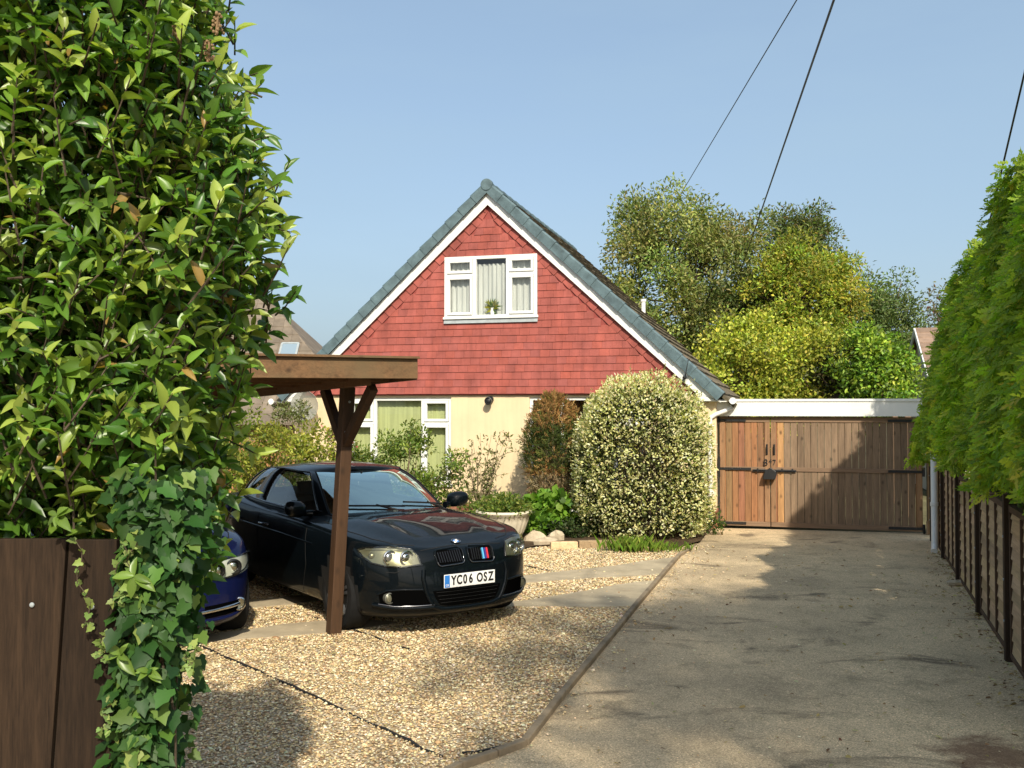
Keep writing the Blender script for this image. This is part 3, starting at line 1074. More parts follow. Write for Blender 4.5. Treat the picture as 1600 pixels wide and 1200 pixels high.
# gutters and downpipe
for sg in (-1, 1):
    m = MB()
    x = sg * 4.12
    vs, fs = [], []
    n = 10
    for y in (-.16, 7.15):
        for k in range(n + 1):
            an = math.pi + math.pi * k / n
            vs.append((x + .062 * math.cos(an), y, 2.07 + .062 * math.sin(an)))
        for k in range(n + 1):
            an = 2 * math.pi - math.pi * k / n
            vs.append((x + .056 * math.cos(an), y, 2.07 + .056 * math.sin(an)))
    k = 2 * n + 2
    fs = [(j, (j + 1) % k, (j + 1) % k + k, j + k) for j in range(k)] + [tuple(range(k)), tuple(range(2 * k - 1, k - 1, -1))]
    m.add(vs, fs)
    m.tube([(x, -.165, 2.06), (x, -.15, 2.06)], .055, 12)
    m.build('gutter', M['white'], house, smooth=40)
m = MB()
m.tube([(4.10, .02, 2.03), (4.10, .02, 1.95), (4.02, -.0, 1.91), (3.84, -.03, 1.84), (3.76, -.045, 1.79), (3.755, -.045, 1.7), (3.755, -.045, .05)], .036, 12)
for z in (1.62, .55): m.tube([(3.755, -.045, z), (3.755, -.045, z + .05)], .043, 12); m.box(3.70, 3.81, -.02, -.002, z, z + .05)
m.build('downpipe', M['white'], house, smooth=40)
m = MB(); m.box(3.865, 3.90, .10, .22, .82, 1.14); m.build('meter_plate', M['black'], house)
# security lamp on the wall
lamp = thing('security_lamp', 'small round black security lamp on the cream wall under the red tiles', 'lamp', (HO[0], HO[1], 0), HROT)
m = MB()
m.tube([(.02, -.001, 2.09), (.02, -.05, 2.09)], .06, 20); m.tube([(.02, -.04, 2.09), (.02, -.09, 2.07)], .022, 10)
m.build('mount', M['black'], lamp, smooth=40)
m = MB()
m.lathe([(.0, .05), (.05, .045), (.062, .02), (.066, -.03), (.055, -.035), (.05, -.02), (0, -.015)], 22, (.02, -.125, 2.065), 'y')
m.build('housing', M['black'], lamp, smooth=40)
m = MB(); m.sphere((.02, -.145, 2.065), (.042, .014, .042), 16, 8); m.build('lens', M['black'], lamp, smooth=60)
# satellite dish on the wall's end
dish = thing('satellite_dish', 'round grey mesh satellite dish on an arm at the end of the cream wall', 'satellite dish', (HO[0], HO[1], 0), HROT)
mm, nt, p = base_mat('dish mesh')
p.inputs['Base Color'].default_value = (.33, .33, .28, 1); p.inputs['Roughness'].default_value = .6
t = nt.nodes.new('ShaderNodeBsdfTransparent'); mx = nt.nodes.new('ShaderNodeMixShader'); mx.inputs[0].default_value = .45
nt.links.new(p.outputs[0], mx.inputs[1]); nt.links.new(t.outputs[0], mx.inputs[2]); nt.links.new(mx.outputs[0], nt.nodes['Material Output'].inputs['Surface'])
M['dishmesh'] = mm
m = MB(); m.lathe([(0, 0), (.1, -.008), (.18, -.028), (.25, -.06), (.27, -.075), (.275, -.07), (.25, -.05), (.18, -.02), (.1, 0), (0, .008)], 30, (-3.38, -.22, 1.98), 'y')
m.build('reflector', M['dishmesh'], dish, smooth=60)
m = MB(); m.tube([(-3.38, -.20, 1.98), (-3.36, -.05, 1.86), (-3.36, -.002, 1.86)], .016, 8); m.tube([(-3.38, -.24, 1.74), (-3.40, -.48, 1.80)], .01, 8); m.box(-3.43, -3.37, -.52, -.47, 1.77, 1.84)
m.build('arm', M['black'], dish)
# cable bracket and looped wire at the right hand corner of the gable
m = MB()
m.tube([(3.42, -.19, 2.72), (3.38, -.21, 2.50), (3.35, -.16, 2.42), (3.30, -.14, 2.33), (3.22, -.12, 2.16), (3.24, -.1, 2.02), (3.38, -.09, 1.90), (3.55, -.08, 1.90), (3.64, -.07, 2.0), (3.66, -.06, 2.06)], .008, 6)
m.tube([(3.58, -.03, 1.93), (3.4, -.02, 1.75), (3.32, -.01, 1.62), (3.3, -.01, 1.1)], .005, 6)
m.sphere((3.36, -.185, 2.44), .035, 10, 6)
m.build('looped_cable', M['black'], house)

# plant in a small vase on the upstairs sill
vase = thing('vase_of_flowers', 'small vase of yellow and green leaves standing behind the upstairs window', 'vase', (HO[0], HO[1], 0), HROT)
m = MB(); m.lathe([(0, 0), (.03, 0), (.042, .05), (.03, .1), (.036, .12), (.028, .12), (0, .11)], 14, (.06, -.028, WZ0 + .057)); m.build('vase', M['white'], vase, smooth=60)

# ================================================================ flat roof and timber gates
GA, GB = Vector((3.38, 16.1, 0)), Vector((6.42, 15.19, 0))
GROT = math.atan2(GB.y - GA.y, GB.x - GA.x)
GW = (GB - GA).length
fr = thing('flat_roof', 'flat roof with deep white fascia above the timber gates', 'flat roof', GA, GROT)
m = MB(); m.box(-.02, GW + .02, -.10, -.075, 1.815, 2.085); m.box(-.02, GW + .02, -.115, -.10, 2.05, 2.09); m.build('fascia', M['white'], fr)
m = MB(); m.box(-.0, GW, -.07, 5.2, 1.99, 2.07); m.build('deck', M['lead'], fr)
for x in (.04, GW - .04):
    for y in (2.4, 5.0):
        m = MB(); m.box(x - .05, x + .05, y - .05, y + .05, 0, 1.99)
        m.build('support_post', M['gate_rail'], fr)
def gate(x0, x1, label, tones, hinge_left):
    g = thing('timber_gate', label, 'gate', GA, GROT, None)
    rr = random.Random(int(x0 * 100) + 3)
    m = MB()
    n = max(1, round((x1 - x0) / .105))
    w = (x1 - x0) / n
    for i in range(n):
        t = tones(i, n, rr)
        for (za, zb) in ((.10, .93), (.985, 1.72)):
            k = rr.uniform(.93, 1.07)
            m.cur = tuple(c * k for c in t)
            m.box(x0 + i * w + .003, x0 + (i + 1) * w - .003, -.006 - rr.uniform(0, .004), .016, za, zb)
    m.build('board', M['gate'], g, bevel=.003)
    for za, zb, y in ((.03, .105, -.022), (.925, .99, -.024), (1.715, 1.80, -.022)):
        m = MB()
        k = rr.uniform(.85, 1.1); m.cur = (k, k, k)
        m.box(x0 + .003, x1 - .003, y, .02, za, zb)
        m.build('rail', M['gate_rail'], g, bevel=.004)
    m = MB()
    for a in ((x0 + .003, x0 + .085), (x1 - .085, x1 - .003)):
        m = MB()
        k = 1.0 if hinge_left else .92; m.cur = (k * 1.12, k * 1.05, k)
        m.box(a[0], a[1], -.027, .018, .107, 1.713)
        m.build('stile', M['gate'], g, bevel=.004)
    for zh in (1.745, .955, .075):
        m = MB()
        if hinge_left:
            m.box(x0 - .005, x0 + (.42 if zh != .955 else .50), -.034, -.0275, zh - .02, zh + .02); m.tube([(x0 - .012, -.036, zh - .06), (x0 - .012, -.036, zh + .06)], .018, 8)
            for q in (.08, .2, .33): m.sphere((x0 + q, -.035, zh), (.009, .006, .009), 8, 5)
        else:
            m.box(x1 - .50, x1 + .005, -.034, -.0275, zh - .02, zh + .02); m.tube([(x1 + .012, -.036, zh - .07), (x1 + .012, -.036, zh + .07)], .02, 8)
            for q in (.1, .25, .42): m.sphere((x1 - q, -.035, zh), (.009, .006, .009), 8, 5)
        m.build('strap_hinge', M['black'], g)
    hx = x1 - .05 if hinge_left else x0 + .055
    m = MB()
    m.tube([(hx, -.028, 1.20), (hx, -.062, 1.21), (hx, -.066, 1.27), (hx, -.062, 1.335), (hx, -.028, 1.345)], .0085, 8)
    m.box(hx - .014, hx + .014, -.032, -.0272, 1.185, 1.36)
    m.build('pull_handle', M['black'], g)
    return g
SEAM = .835
g1 = gate(.03, SEAM - .004, 'narrow orange-brown timber gate leaf beside the house corner', lambda i, n, r: (1.35, 1.05, .8) if i == 0 else (r.uniform(.95, 1.25), r.uniform(.85, 1.02), r.uniform(.75, .95)), True)
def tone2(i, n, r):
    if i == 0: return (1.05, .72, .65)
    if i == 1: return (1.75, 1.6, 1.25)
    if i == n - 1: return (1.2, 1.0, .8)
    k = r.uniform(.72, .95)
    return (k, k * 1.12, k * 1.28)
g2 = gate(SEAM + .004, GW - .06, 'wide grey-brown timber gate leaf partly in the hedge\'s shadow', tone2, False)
m = MB()
m.box(SEAM - .28, SEAM + .40, -.040, -.0345, .915, .95); m.tube([(SEAM - .26, -.05, .945), (SEAM + .38, -.05, .945)], .011, 8)
for x in (SEAM - .2, SEAM + .18, SEAM + .34): m.box(x - .012, x + .012, -.066, -.04, .92, .972)
m.build('sliding_bolt', M['black'], g2)
lk = thing('lock_cover', 'black pentagonal weather cover over the padlock where the two gates meet', 'lock cover', GA, GROT)
m = MB()
cx = SEAM
m.prism([(cx - .115, .80), (cx + .075, .80), (cx + .10, .88), (cx + .09, .93), (cx, .99), (cx - .085, .93), (cx - .105, .86)], -.15, -.052)
m.build('cover', M['black'], lk, bevel=.006)
# house number on the gates
def text_mesh(txt, size, depth, name, mat, parent, loc, rot, xs=1.0, bold=0.0):
    cu = bpy.data.curves.new(name, 'FONT')
    cu.body = txt
    cu.size = size
    cu.extrude = depth
    cu.offset = bold
    cu.align_x = 'CENTER'; cu.align_y = 'CENTER'
    cu.resolution_u = 4
    tmp = bpy.data.objects.new('tmp', cu)
    col.objects.link(tmp)
    bpy.context.view_layer.update()
    dg = bpy.context.evaluated_depsgraph_get()
    me = bpy.data.meshes.new_from_object(tmp.evaluated_get(dg))
    bpy.data.objects.remove(tmp)
    bpy.data.curves.remove(cu)
    me.transform(Matrix.Translation(loc) @ rot.to_4x4() @ Matrix.Diagonal((xs, 1, 1, 1)))
    me.materials.clear()
    me.name = name
    return link_mesh(name, me, mat, parent)
hn = thing('house_number', 'black iron numerals 847 fixed to the gates above the bolt', 'house number', GA, GROT)
RX = Matrix.Rotation(math.pi / 2, 3, 'X')
for ch, x, z, s in (('8', SEAM - .075, 1.06, .15), ('4', SEAM + .0, 1.085, .10), ('7', SEAM + .06, 1.065, .12)):
    text_mesh(ch, s, .006, 'numeral', M['black'], hn, Vector((x, -.036, z)), RX, .95)
# post on the gate's far side
gp = thing('gate_post', 'weathered timber gate post between the wide gate and the white downpipe', 'gate post', GB, GROT)
m = MB(); m.cur = (.8, .85, .8); m.box(.0, .10, -.09, .06, 0, 1.80); m.build('shaft', M['gate'], gp, bevel=.006)
m = MB(); m.box(-.02, .0, -.11, -.06, .0, .2); m.build('stop_block', M['gate_rail'], gp)

# white drain pipe in front of the fence's end
dp = thing('drain_pipe', 'white plastic drain pipe standing by the end of the lap fence', 'drain pipe', (5.72, 13.3, 0))
m = MB(); m.tube([(.08, .22, 1.90), (.02, .06, 1.88), (-.0, 0, 1.80), (0, 0, .12), (-.02, -.04, .05), (-.05, -.10, .02)], .043, 14)
m.build('pipe', M['white'], dp, smooth=40)
for z0, z1, r in ((.62, .67, .053), (1.62, 1.80, .051)):
    m = MB(); m.tube([(0, 0, z0), (0, 0, z1)], r, 14)
    m.build('socket', M['white'], dp, smooth=40)

# ================================================================ lap fence
FA, FB = Vector((3.88, 7.64, 0)), Vector((5.86, 13.43, 0))
FD = (FB - FA).normalized()
FROT = math.atan2(FD.y, FD.x) - math.pi / 2          # local +y runs along the fence, local -x faces the drive
PW = 1.80
labels_panel = ['lap fence panel beside the near edge of the drive, cut by the frame', 'lap fence panel with pale weathered boards beside the tallest hedge', 'lap fence panel second along from the wide board, under the hedge overhang', 'lap fence panel in the middle of the run below the hedge', 'taller lap fence panel at the far end beside the white drain pipe']
def fence_panel(loc, h, label, seed):
    rr = random.Random(seed)
    t = thing('lap_fence_panel', label, 'fence panel', loc, FROT, 'lap fence panels along the drive')
    m = MB()
    z = .07
    while z < h - .06:
        w = .125
        k = rr.uniform(.75, 1.2)
        m.cur = (k, k * rr.uniform(.96, 1.04), k * rr.uniform(.9, 1.08))
        n = 8
        top, bot = [], []
        for i in range(n + 1):
            y = .03 + (PW - .06 - .09) * i / n
            bot.append((y, z + rr.uniform(-.007, .007)))
            top.append((y, min(z + w + .025, h - .03)))
        vs = [(-.022, y, q) for y, q in bot] + [(-.003, y, q) for y, q in top]
        vs += [(-.006, y, q) for y, q in bot] + [(.002, y, q) for y, q in top]
        k_ = n + 1
        fs = []
        for i in range(n):
            fs += [(i, i + 1, k_ + i + 1, k_ + i), (2 * k_ + i + 1, 2 * k_ + i, 3 * k_ + i, 3 * k_ + i + 1), (i + 1, i, 2 * k_ + i, 2 * k_ + i + 1)]
        m.add(vs, fs)
        z += w * .82
    m.build('lap_boards', M['panel'], t)
    m = MB()
    y0, y1 = .02, PW - .11
    m.box(-.030, .02, y0, y1, .03, .075); m.box(-.030, .02, y0, y1, h - .05, h)
    m.box(-.029, .02, y0, y0 + .04, .075, h - .05); m.box(-.029, .02, y1 - .04, y1, .075, h - .05)
    m.build('frame', M['batten'], t, bevel=.003)
    for q in (.36, .66):
        m = MB(); y = y0 + (y1 - y0) * q
        m.box(-.036, -.016, y - .013, y + .013, .075, h - .05)
        m.build('batten', M['batten'], t, bevel=.003)
heights = [1.2, 1.2, 1.2, 1.22, 1.5]
start = FA - FD * (PW * 2)
post_labels = ['dark fence post beside the tallest stretch of hedge, before the first lap panel', 'dark fence post holding the near lap panels at the picture edge', 'thick dark fence post with bolt heads in the middle of the lap fence', 'thin dark fence post below the hedge overhang, third along the fence', 'dark fence post where the low lap fence meets the taller panel', 'dark fence post at the end of the lap fence behind the drain pipe']
for i in range(5):
    p = start + FD * (PW * (i + .98) + .05)
    fence_panel(p, heights[i], labels_panel[i], i)
for i in range(6):
    p = start + FD * (PW * (i + .98))
    t = thing('fence_post', post_labels[i], 'fence post', p, FROT, 'dark posts of the lap fence')
    m = MB(); hh = (1.3, 1.28, 1.27, 1.27, 1.5, 1.52)[i]
    m.cur = (.55, .55, .55)
    m.box(-.06, .035, -.045, .045, -.02, hh)
    m.build('shaft', M['batten'], t, bevel=.006)
    for z in (.3, .62, .95):
        m = MB(); m.sphere((-.062, 0, z), (.006, .011, .011), 8, 5)
        m.build('bolt', M['lead'], t)
bk = thing('concrete_block', 'pale broken concrete lump lying at the foot of the fence', 'concrete block', G(1496, 914))
m = MB(); m.rock((0, 0, .02), (.11, .07, .035), 4); m.build('lump', M['stone'], bk)

# ================================================================ dark board fence in front on the left
bf = thing('board_fence', 'dark stained close board fence under the laurel, ending in a post', 'fence', (-.92, 2.3, 0))
m = MB()
boards = [(-.405 - .42, -.27 - .42), (-.27, -.27)]
xs = [-1.6, -1.42, -1.245, -1.075, -.905, -.735, -.58, -.43, -.285, -.135, -.003]
for i in range(len(xs) - 1):
    mm_ = MB()
    k = random.uniform(.8, 1.25)
    mm_.cur = (k, k * .97, k * .94)
    x0, x1 = xs[i], xs[i + 1]
    sh = random.uniform(-.004, .004)
    h = 1.645 + random.uniform(-.006, .004)
    y = -.0 - .003 * (i % 2)
    # boards that shrank to a thin wedge of a gap
    gp0, gp1 = (.004, .0015) if i != len(xs) - 2 else (-.075, .020)
    e0, e1 = (x1 - .003, x1 - .0012) if i != len(xs) - 3 else (x1 - .086, x1 + .012)
    mm_.add([(x0 + gp0, y, 0), (e0, y, 0), (e1, y, h), (x0 + gp1, y, h), (x0 + gp0, y + .02, 0), (e0, y + .02, 0), (e1, y + .02, h), (x0 + gp1, y + .02, h)],
            [(0, 1, 2, 3), (7, 6, 5, 4), (0, 4, 5, 1), (1, 5, 6, 2), (2, 6, 7, 3), (3, 7, 4, 0)])
    mm_.build('board', M['fence'], bf, bevel=.0015)
m = MB(); m.cur = (.9, .9, .9); m.box(-.098, -.004, .025, .12, -.02, 1.60); m.build('post', M['fence'], bf, bevel=.004)
for z in (.4, 1.35):
    m = MB(); m.bar((-1.6, .045, z), (-.10, .045, z), .05, .08); m.build('rail', M['fence'], bf)
for q in ((-.06, 1.485), (-.20, 1.49)):
    m = MB(); m.sphere((q[0], -.004, q[1]), (.006, .004, .006), 10, 6); m.build('nail', M['lead'], bf)

# ================================================================ timber carport
cp = thing('timber_carport', 'open timber carport with brown post, braces and flat board roof', 'carport', (-1.54, 8.5, 0))
C0 = Vector((-.79, 8.1, 0)); Bd = Vector((-.56, .83, 0)).normalized(); Ld = Vector((-.83, -.56, 0)).normalized()
def cpt(l, b, z): return C0 + Ld * l + Bd * b + Vector((0, 0, z - .012 * l - .026 * b))
m = MB(); m.bar(cpt(-.0, 0, 2.272), cpt(5.4, 0, 2.272), .045, .165); fo = m.build('fascia', M['fascia_wood'], cp, world=True, bevel=.004)
m = MB(); m.bar(cpt(-.0, -.012, 2.363), cpt(5.4, -.012, 2.363), .085, .018); m.build('cover_strip', M['fascia_wood'], cp, world=True)
for a, b in (((0, .03), (0, 5.0)), ((5.4, .03), (5.4, 5.0)), ((.0, 5.02), (5.4, 5.02))):
    m = MB(); m.bar(cpt(a[0], a[1], 2.255), cpt(b[0], b[1], 2.255), .04, .15); m.build('edge_board', M['soffit_wood'], cp, world=True)
for k in range(9):
    b = .45 + k * .55
    m = MB(); m.bar(cpt(.03, b, 2.245), cpt(5.37, b, 2.245), .047, .12)
    m.build('joist', M['soffit_wood'], cp, world=True)
m = MB()
for k in range(34):
    b = .03 + k * .147
    t = random.uniform(.7, 1.1); m.cur = (t, t, t)
    a0, a1 = cpt(.02, b + .07, 2.32), cpt(5.38, b + .07, 2.32)
    m.bar(a0, a1, .143, .02)
m.build('roof_deck', M['soffit_wood'], cp, world=True)
for (l) in (.39, 4.9):
    m = MB(); m.bar(cpt(l, .12, 2.185), cpt(l, 4.9, 2.185), .07, .09); m.build('beam', M['soffit_wood'], cp, world=True)
def carpost(foot, top, lab=None):
    foot, top = Vector(foot), Vector(top)
    m = MB()
    up = Bd
    for k, (o, w) in enumerate(((Vector((0, 0, 0)), .105),)):
        m.bar(foot, top, w, w, up)
    # a planted lath on the drive side gives the post its groove
    m.bar(foot + Ld * -.058, top + Ld * -.058, .03, .012, Ld)
    m.build('post', M['post'], cp, world=True, bevel=.006)
    for sg in (-1, 1):
        m = MB()
        a = foot.lerp(top, .77) + Bd * (sg * .03)
        b = top + Bd * (sg * .50) + Vector((0, 0, -.01))
        m.bar(a, b, .07, .085, Bd)
        m.build('brace', M['post'], cp, world=True, bevel=.004)
carpost((-1.54, 8.5, 0), (-1.43, 8.52, 2.13))
fdir = (-Ld * .3 - Bd).normalized()
for z_, s_ in ((1.70, 1), (1.74, -1), (2.0, 0)):
    f_ = z_ / 2.13
    q = Vector((-1.54, 8.5, 0)).lerp(Vector((-1.43, 8.52, 2.13)), f_) - Bd * .056 - Ld * .02 * s_
    m = MB(); m.tube([q + Bd * .01, q - Bd * .006], .011, 8); m.build('bolt', M['lead'], cp, world=True)
    q2 = Vector((-1.54, 8.5, 0)).lerp(Vector((-1.43, 8.52, 2.13)), f_) - Ld * .066 + Bd * .02 * s_
    m = MB(); m.tube([q2 + Ld * .01, q2 - Ld * .004], .011, 8); m.build('bolt', M['lead'], cp, world=True)
for (l, b) in ((.39, 4.3), (4.9, .7), (4.9, 4.3)):
    q = cpt(l, b, 0); q.z = 0
    tp = cpt(l, b, 2.13)
    carpost(q, tp)

# ================================================================ neighbours
nb = thing('neighbour_bungalow', 'neighbouring bungalow with pinkish tiled roof and cream gable behind the conifer hedge', 'bungalow', (9.9, 24.0, 0), HROT)
# ridge runs along local x; gable end at local x = 0.12
def gable_y(m_, x0, x1, y0, y1, zw, zr):
    ym = 0.0
    P = [(y0, 0), (y1, 0), (y1, zw), (ym, zr), (y0, zw)]
    n = len(P)
    vs = [(x0, a, b) for a, b in P] + [(x1, a, b) for a, b in P]
    fs = [tuple(range(n)), tuple(range(2 * n - 1, n - 1, -1))] + [(i, i + n, (i + 1) % n + n, (i + 1) % n) for i in range(n)]
    m_.add(vs, fs)
m = MB()
gable_y(m, .12, 9, -2.5, 3.0, 2.45, 3.84)
m.build('wall', M['pale_render'], nb)
def slope(m_, x0, x1, ya, za, yb, zb, n, wid, rr, th=.05):
    """tile courses from the eave (ya,za) up to the ridge (yb,zb)"""
    for i in range(n):
        t0, t1 = i / n, (i + 1.1) / n
        t1 = min(t1, 1)
        A = (ya + (yb - ya) * t0, za + (zb - za) * t0 + th + .02)
        B = (ya + (yb - ya) * t1, za + (zb - za) * t1 + th)
        x = x0
        while x < x1:
            x2 = min(x + wid, x1)
            k = rr.gauss(1, .09); m_.cur = (k, k, k)
            m_.add([(x, A[0], A[1]), (x2 - .004, A[0], A[1]), (x2 - .004, B[0], B[1]), (x, B[0], B[1]),
                    (x, A[0], A[1] - .05), (x2 - .004, A[0], A[1] - .05), (x2 - .004, B[0], B[1] - .05), (x, B[0], B[1] - .05)],
                   [(0, 1, 2, 3), (7, 6, 5, 4), (0, 4, 5, 1), (1, 5, 6, 2), (2, 6, 7, 3), (3, 7, 4, 0)])
            x = x2
m = MB(); rr = random.Random(9)
slope(m, 0, 9.2, -2.75, 2.32, 0, 3.86, 11, .33, rr); slope(m, 0, 9.2, 3.25, 2.32, 0, 3.86, 9, .5, rr)
m.build('roof', M['pinkroof'], nb)
m = MB()
m.bar((-.02, -2.8, 2.24), (-.02, 0, 3.83), .03, .16, (0, -.5, 1)); m.bar((-.02, 3.3, 2.24), (-.02, 0, 3.83), .03, .16, (0, .5, 1))
m.build('bargeboard', M['white'], nb)
# left neighbour: big brown roof with a hipped end
nl = thing('neighbour_house', 'neighbouring house with a large brown tiled roof and skylight beyond the carport', 'house', (-3.9, 27.2, 0), 0)
m = MB()
m.box(-11, -.3, .5, 7.8, 0, 1.55)
m.build('wall', M['brick'], nl)
m = MB(); rr = random.Random(2)
nC = 15
for i in range(nC):
    t0, t1 = i / nC, min(1, (i + 1.1) / nC)
    xe0, xe1 = 0 - 3.95 * t0, 0 - 3.95 * t1
    ya, yb = 0 + 4.1 * t0, 0 + 4.1 * t1
    za, zb = 1.5 + 4.0 * t0, 1.5 + 4.0 * t1
    x = -12.0
    while x < xe0:
        x2 = min(x + .34, xe0)
        k = rr.gauss(1, .08); m.cur = (k, k, k)
        xt2 = min(x2, xe1); xt1 = min(x, xe1)
        m.add([(x, ya, za + .035), (x2 - .005, ya, za + .035), (xt2 - .005, yb, zb), (xt1, yb, zb), (x, ya, za - .03), (x2 - .005, ya, za - .03), (xt2 - .005, yb, zb - .05), (xt1, yb, zb - .05)],
              [(0, 1, 2, 3), (7, 6, 5, 4), (0, 4, 5, 1), (1, 5, 6, 2), (2, 6, 7, 3), (3, 7, 4, 0)])
        x = x2
m.cur = (1, 1, 1)
m.add([(0, 0, 1.5), (0, 8.3, 1.5), (-3.95, 4.15, 5.5)], [(0, 1, 2)])
m.add([(0, 8.3, 1.5), (-12, 8.3, 1.5), (-12, 4.15, 5.5), (-3.95, 4.15, 5.5)], [(0, 1, 2, 3)])
nr = m.build('roof', M['nroof'], nl)
# skylight set in the roof plane
def rp(x, t, off): 
    n_ = Vector((0, -4.0, 4.1)).normalized()
    return Vector((x, 4.1 * t, 1.5 + 4.0 * t)) + n_ * off
m = MB()
for a, b in (((-3.05, .45), (-2.55, .45)), ((-3.05, .59), (-2.55, .59)), ((-3.05, .45), (-3.05, .59)), ((-2.55, .45), (-2.55, .59))):
    m.bar(rp(a[0], a[1], .05), rp(b[0], b[1], .05), .06, .05, (0, -.7, .7))
m.build('skylight_frame', M['lead'], nr)
m = MB(); m.add([rp(-3.03, .455, .065), rp(-2.57, .455, .065), rp(-2.57, .585, .065), rp(-3.03, .585, .065)], [(0, 1, 2, 3)])
mm, nt, p = base_mat('skylight glass'); p.inputs['Base Color'].default_value = (.45, .55, .6, 1); p.inputs['Roughness'].default_value = .08; p.inputs['Metallic'].default_value = .6
m.build('skylight_pane', mm, nr)
ob = thing('side_fence', 'orange-brown panel fence behind the shrubs beyond the carport', 'fence', (-5.4, 20.5, 0), .1)
m = MB()
for k in range(22):
    t = random.uniform(.8, 1.1); m.cur = (t * 1.6, t * 1.3, t); m.box(-1.6 + k * .15, -1.6 + k * .15 + .146, 0, .02, 0, 1.25)
m.build('board', M['gate'], ob)
for z in (.5, 1.4):
    m = MB(); m.bar((-1.6, .05, z), (1.7, .05, z - .25), .05, .08); m.build('rail', M['gate_rail'], ob)

# ================================================================ overhead cables
def cable(a, b, sag, r, label):
    m = MB()
    a, b = Vector(a), Vector(b)
    pts = []
    for i in range(25):
        t = i / 24
        pts.append(a.lerp(b, t) - Vector((0, 0, sag * 4 * t * (1 - t))))
    m.tube(pts, r, 6)
    tag(m.build('overhead_cable', M['black']), label, 'cable')
cable(D(1305, 0, 9) + (D(1305, 0, 9) - D(1160, 420, 24)) * .9, D(1148, 450, 25.5), .0, .012, 'thick black overhead cable running down to the big olive tree')
cable(D(1245, 0, 14) + (D(1245, 0, 14) - D(1045, 335, 30)) * .8, D(1040, 343, 30.5), .0, .010, 'thin black overhead cable ending at the top of the olive tree')
cable(D(1600, 118, 8.3) + (D(1600, 118, 8.3) - D(1548, 340, 9.6)) * 1.5, D(1545, 352, 9.65), .0, .009, 'black overhead cable dropping behind the conifer hedge')
# ================================================================ cars
def carpaint(name, c, flake=.0):
    m, nt, p = base_mat(name)
    p.inputs['Base Color'].default_value = rgba(c)
    p.inputs['Roughness'].default_value = .32
    p.inputs['Metallic'].default_value = 0
    p.inputs['Specular IOR Level'].default_value = .04
    p.inputs['Coat Weight'].default_value = .45
    p.inputs['Coat Roughness'].default_value = .025
    v = coords(nt)
    # a film of dust, thicker low down on the sheet metal
    d = ramp(nt, noise(nt, v, 7, 6, .7), [(.45, .45), (.75, .55)])
    nt.links.new(d, p.inputs['Roughness'])
    return m
M['paint_black'] = carpaint('black paint', (.0022, .004, .0055))
M['paint_blue'] = carpaint('dark blue paint', (.004, .007, .04))
M['gloss_black'] = plain('gloss black trim', (.008, .008, .009), .2, var=.1)
M['matt_black'] = plain('matt black trim', (.010, .010, .010), .7, var=.2, spec=.3)
M['depth_shade'] = plain('opening depth shade', (.002, .002, .002), 1.0, spec=0.0, var=0)  # near-black colour stands in for shade inside the grilles and intakes
M['chrome'] = plain('chrome', (.62, .62, .62), .12, metal=1.0, var=.05)
M['dull_chrome'] = plain('dull chrome', (.28, .28, .30), .25, metal=1.0, var=.1)
M['alloy'] = plain('alloy rim', (.36, .36, .37), .32, metal=.9, var=.1)
M['tyre'] = plain('tyre', (.008, .008, .008), .85, var=.25, scale=20, spec=.2)
M['reflector'] = plain('lamp reflector', (.26, .25, .18), .3, metal=.7, var=.15, scale=10)
M['bright_reflector'] = plain('bright reflector', (.72, .74, .74), .3, metal=.35, var=.1)
M['lampgrey'] = plain('lamp bezel', (.13, .13, .11), .4, metal=.4, var=.15)
M['lens'] = glass('lamp lens', (.90, .90, .80), .02, 1.5, .02)
M['screen'] = glass('windscreen glass', (.66, .82, .76), .50, 1.6, .01, (.84, 1.0, .95))
M['sideglass'] = glass('side glass', (.92, .96, .92), .03, 1.5, .01)
M['seat'] = plain('seat cloth', (.035, .036, .04), .8, var=.2)
M['plate_white'] = plain('number plate white', (.80, .80, .78), .35, var=.02)
M['plate_blue'] = plain('number plate blue', (.03, .18, .55), .35, var=.02)
M['ink'] = plain('plate lettering', (.01, .01, .01), .4, var=.02)
M['badge_white'] = plain('badge white', (.8, .8, .8), .3, var=.02)
M['badge_blue'] = plain('badge blue', (.05, .22, .60), .3, var=.02)
M['stripe_cyan'] = plain('light blue stripe', (.10, .38, .62), .4, var=.02)
M['stripe_navy'] = plain('dark blue stripe', (.03, .035, .2), .4, var=.02)
M['stripe_red'] = plain('red stripe', (.55, .03, .05), .4, var=.02)
M['amber'] = plain('amber lamp', (.5, .2, .03), .3, var=.05)

def crom(xs, ys, x):
    """smooth monotone-ish interpolation"""
    xs, ys = np.asarray(xs, float), np.asarray(ys, float)
    d = np.diff(ys) / np.diff(xs)
    mm = np.zeros(len(xs))
    for i in range(1, len(xs) - 1):
        if d[i - 1] * d[i] > 0:
            mm[i] = 2 * d[i - 1] * d[i] / (d[i - 1] + d[i])
    mm[0], mm[-1] = d[0], d[-1]
    x = np.clip(x, xs[0], xs[-1])
    i = np.clip(np.searchsorted(xs, x) - 1, 0, len(xs) - 2)
    h = xs[i + 1] - xs[i]
    t = (x - xs[i]) / h
    return (2*t**3-3*t**2+1)*ys[i] + (t**3-2*t**2+t)*h*mm[i] + (-2*t**3+3*t**2)*ys[i+1] + (t**3-t**2)*h*mm[i+1]

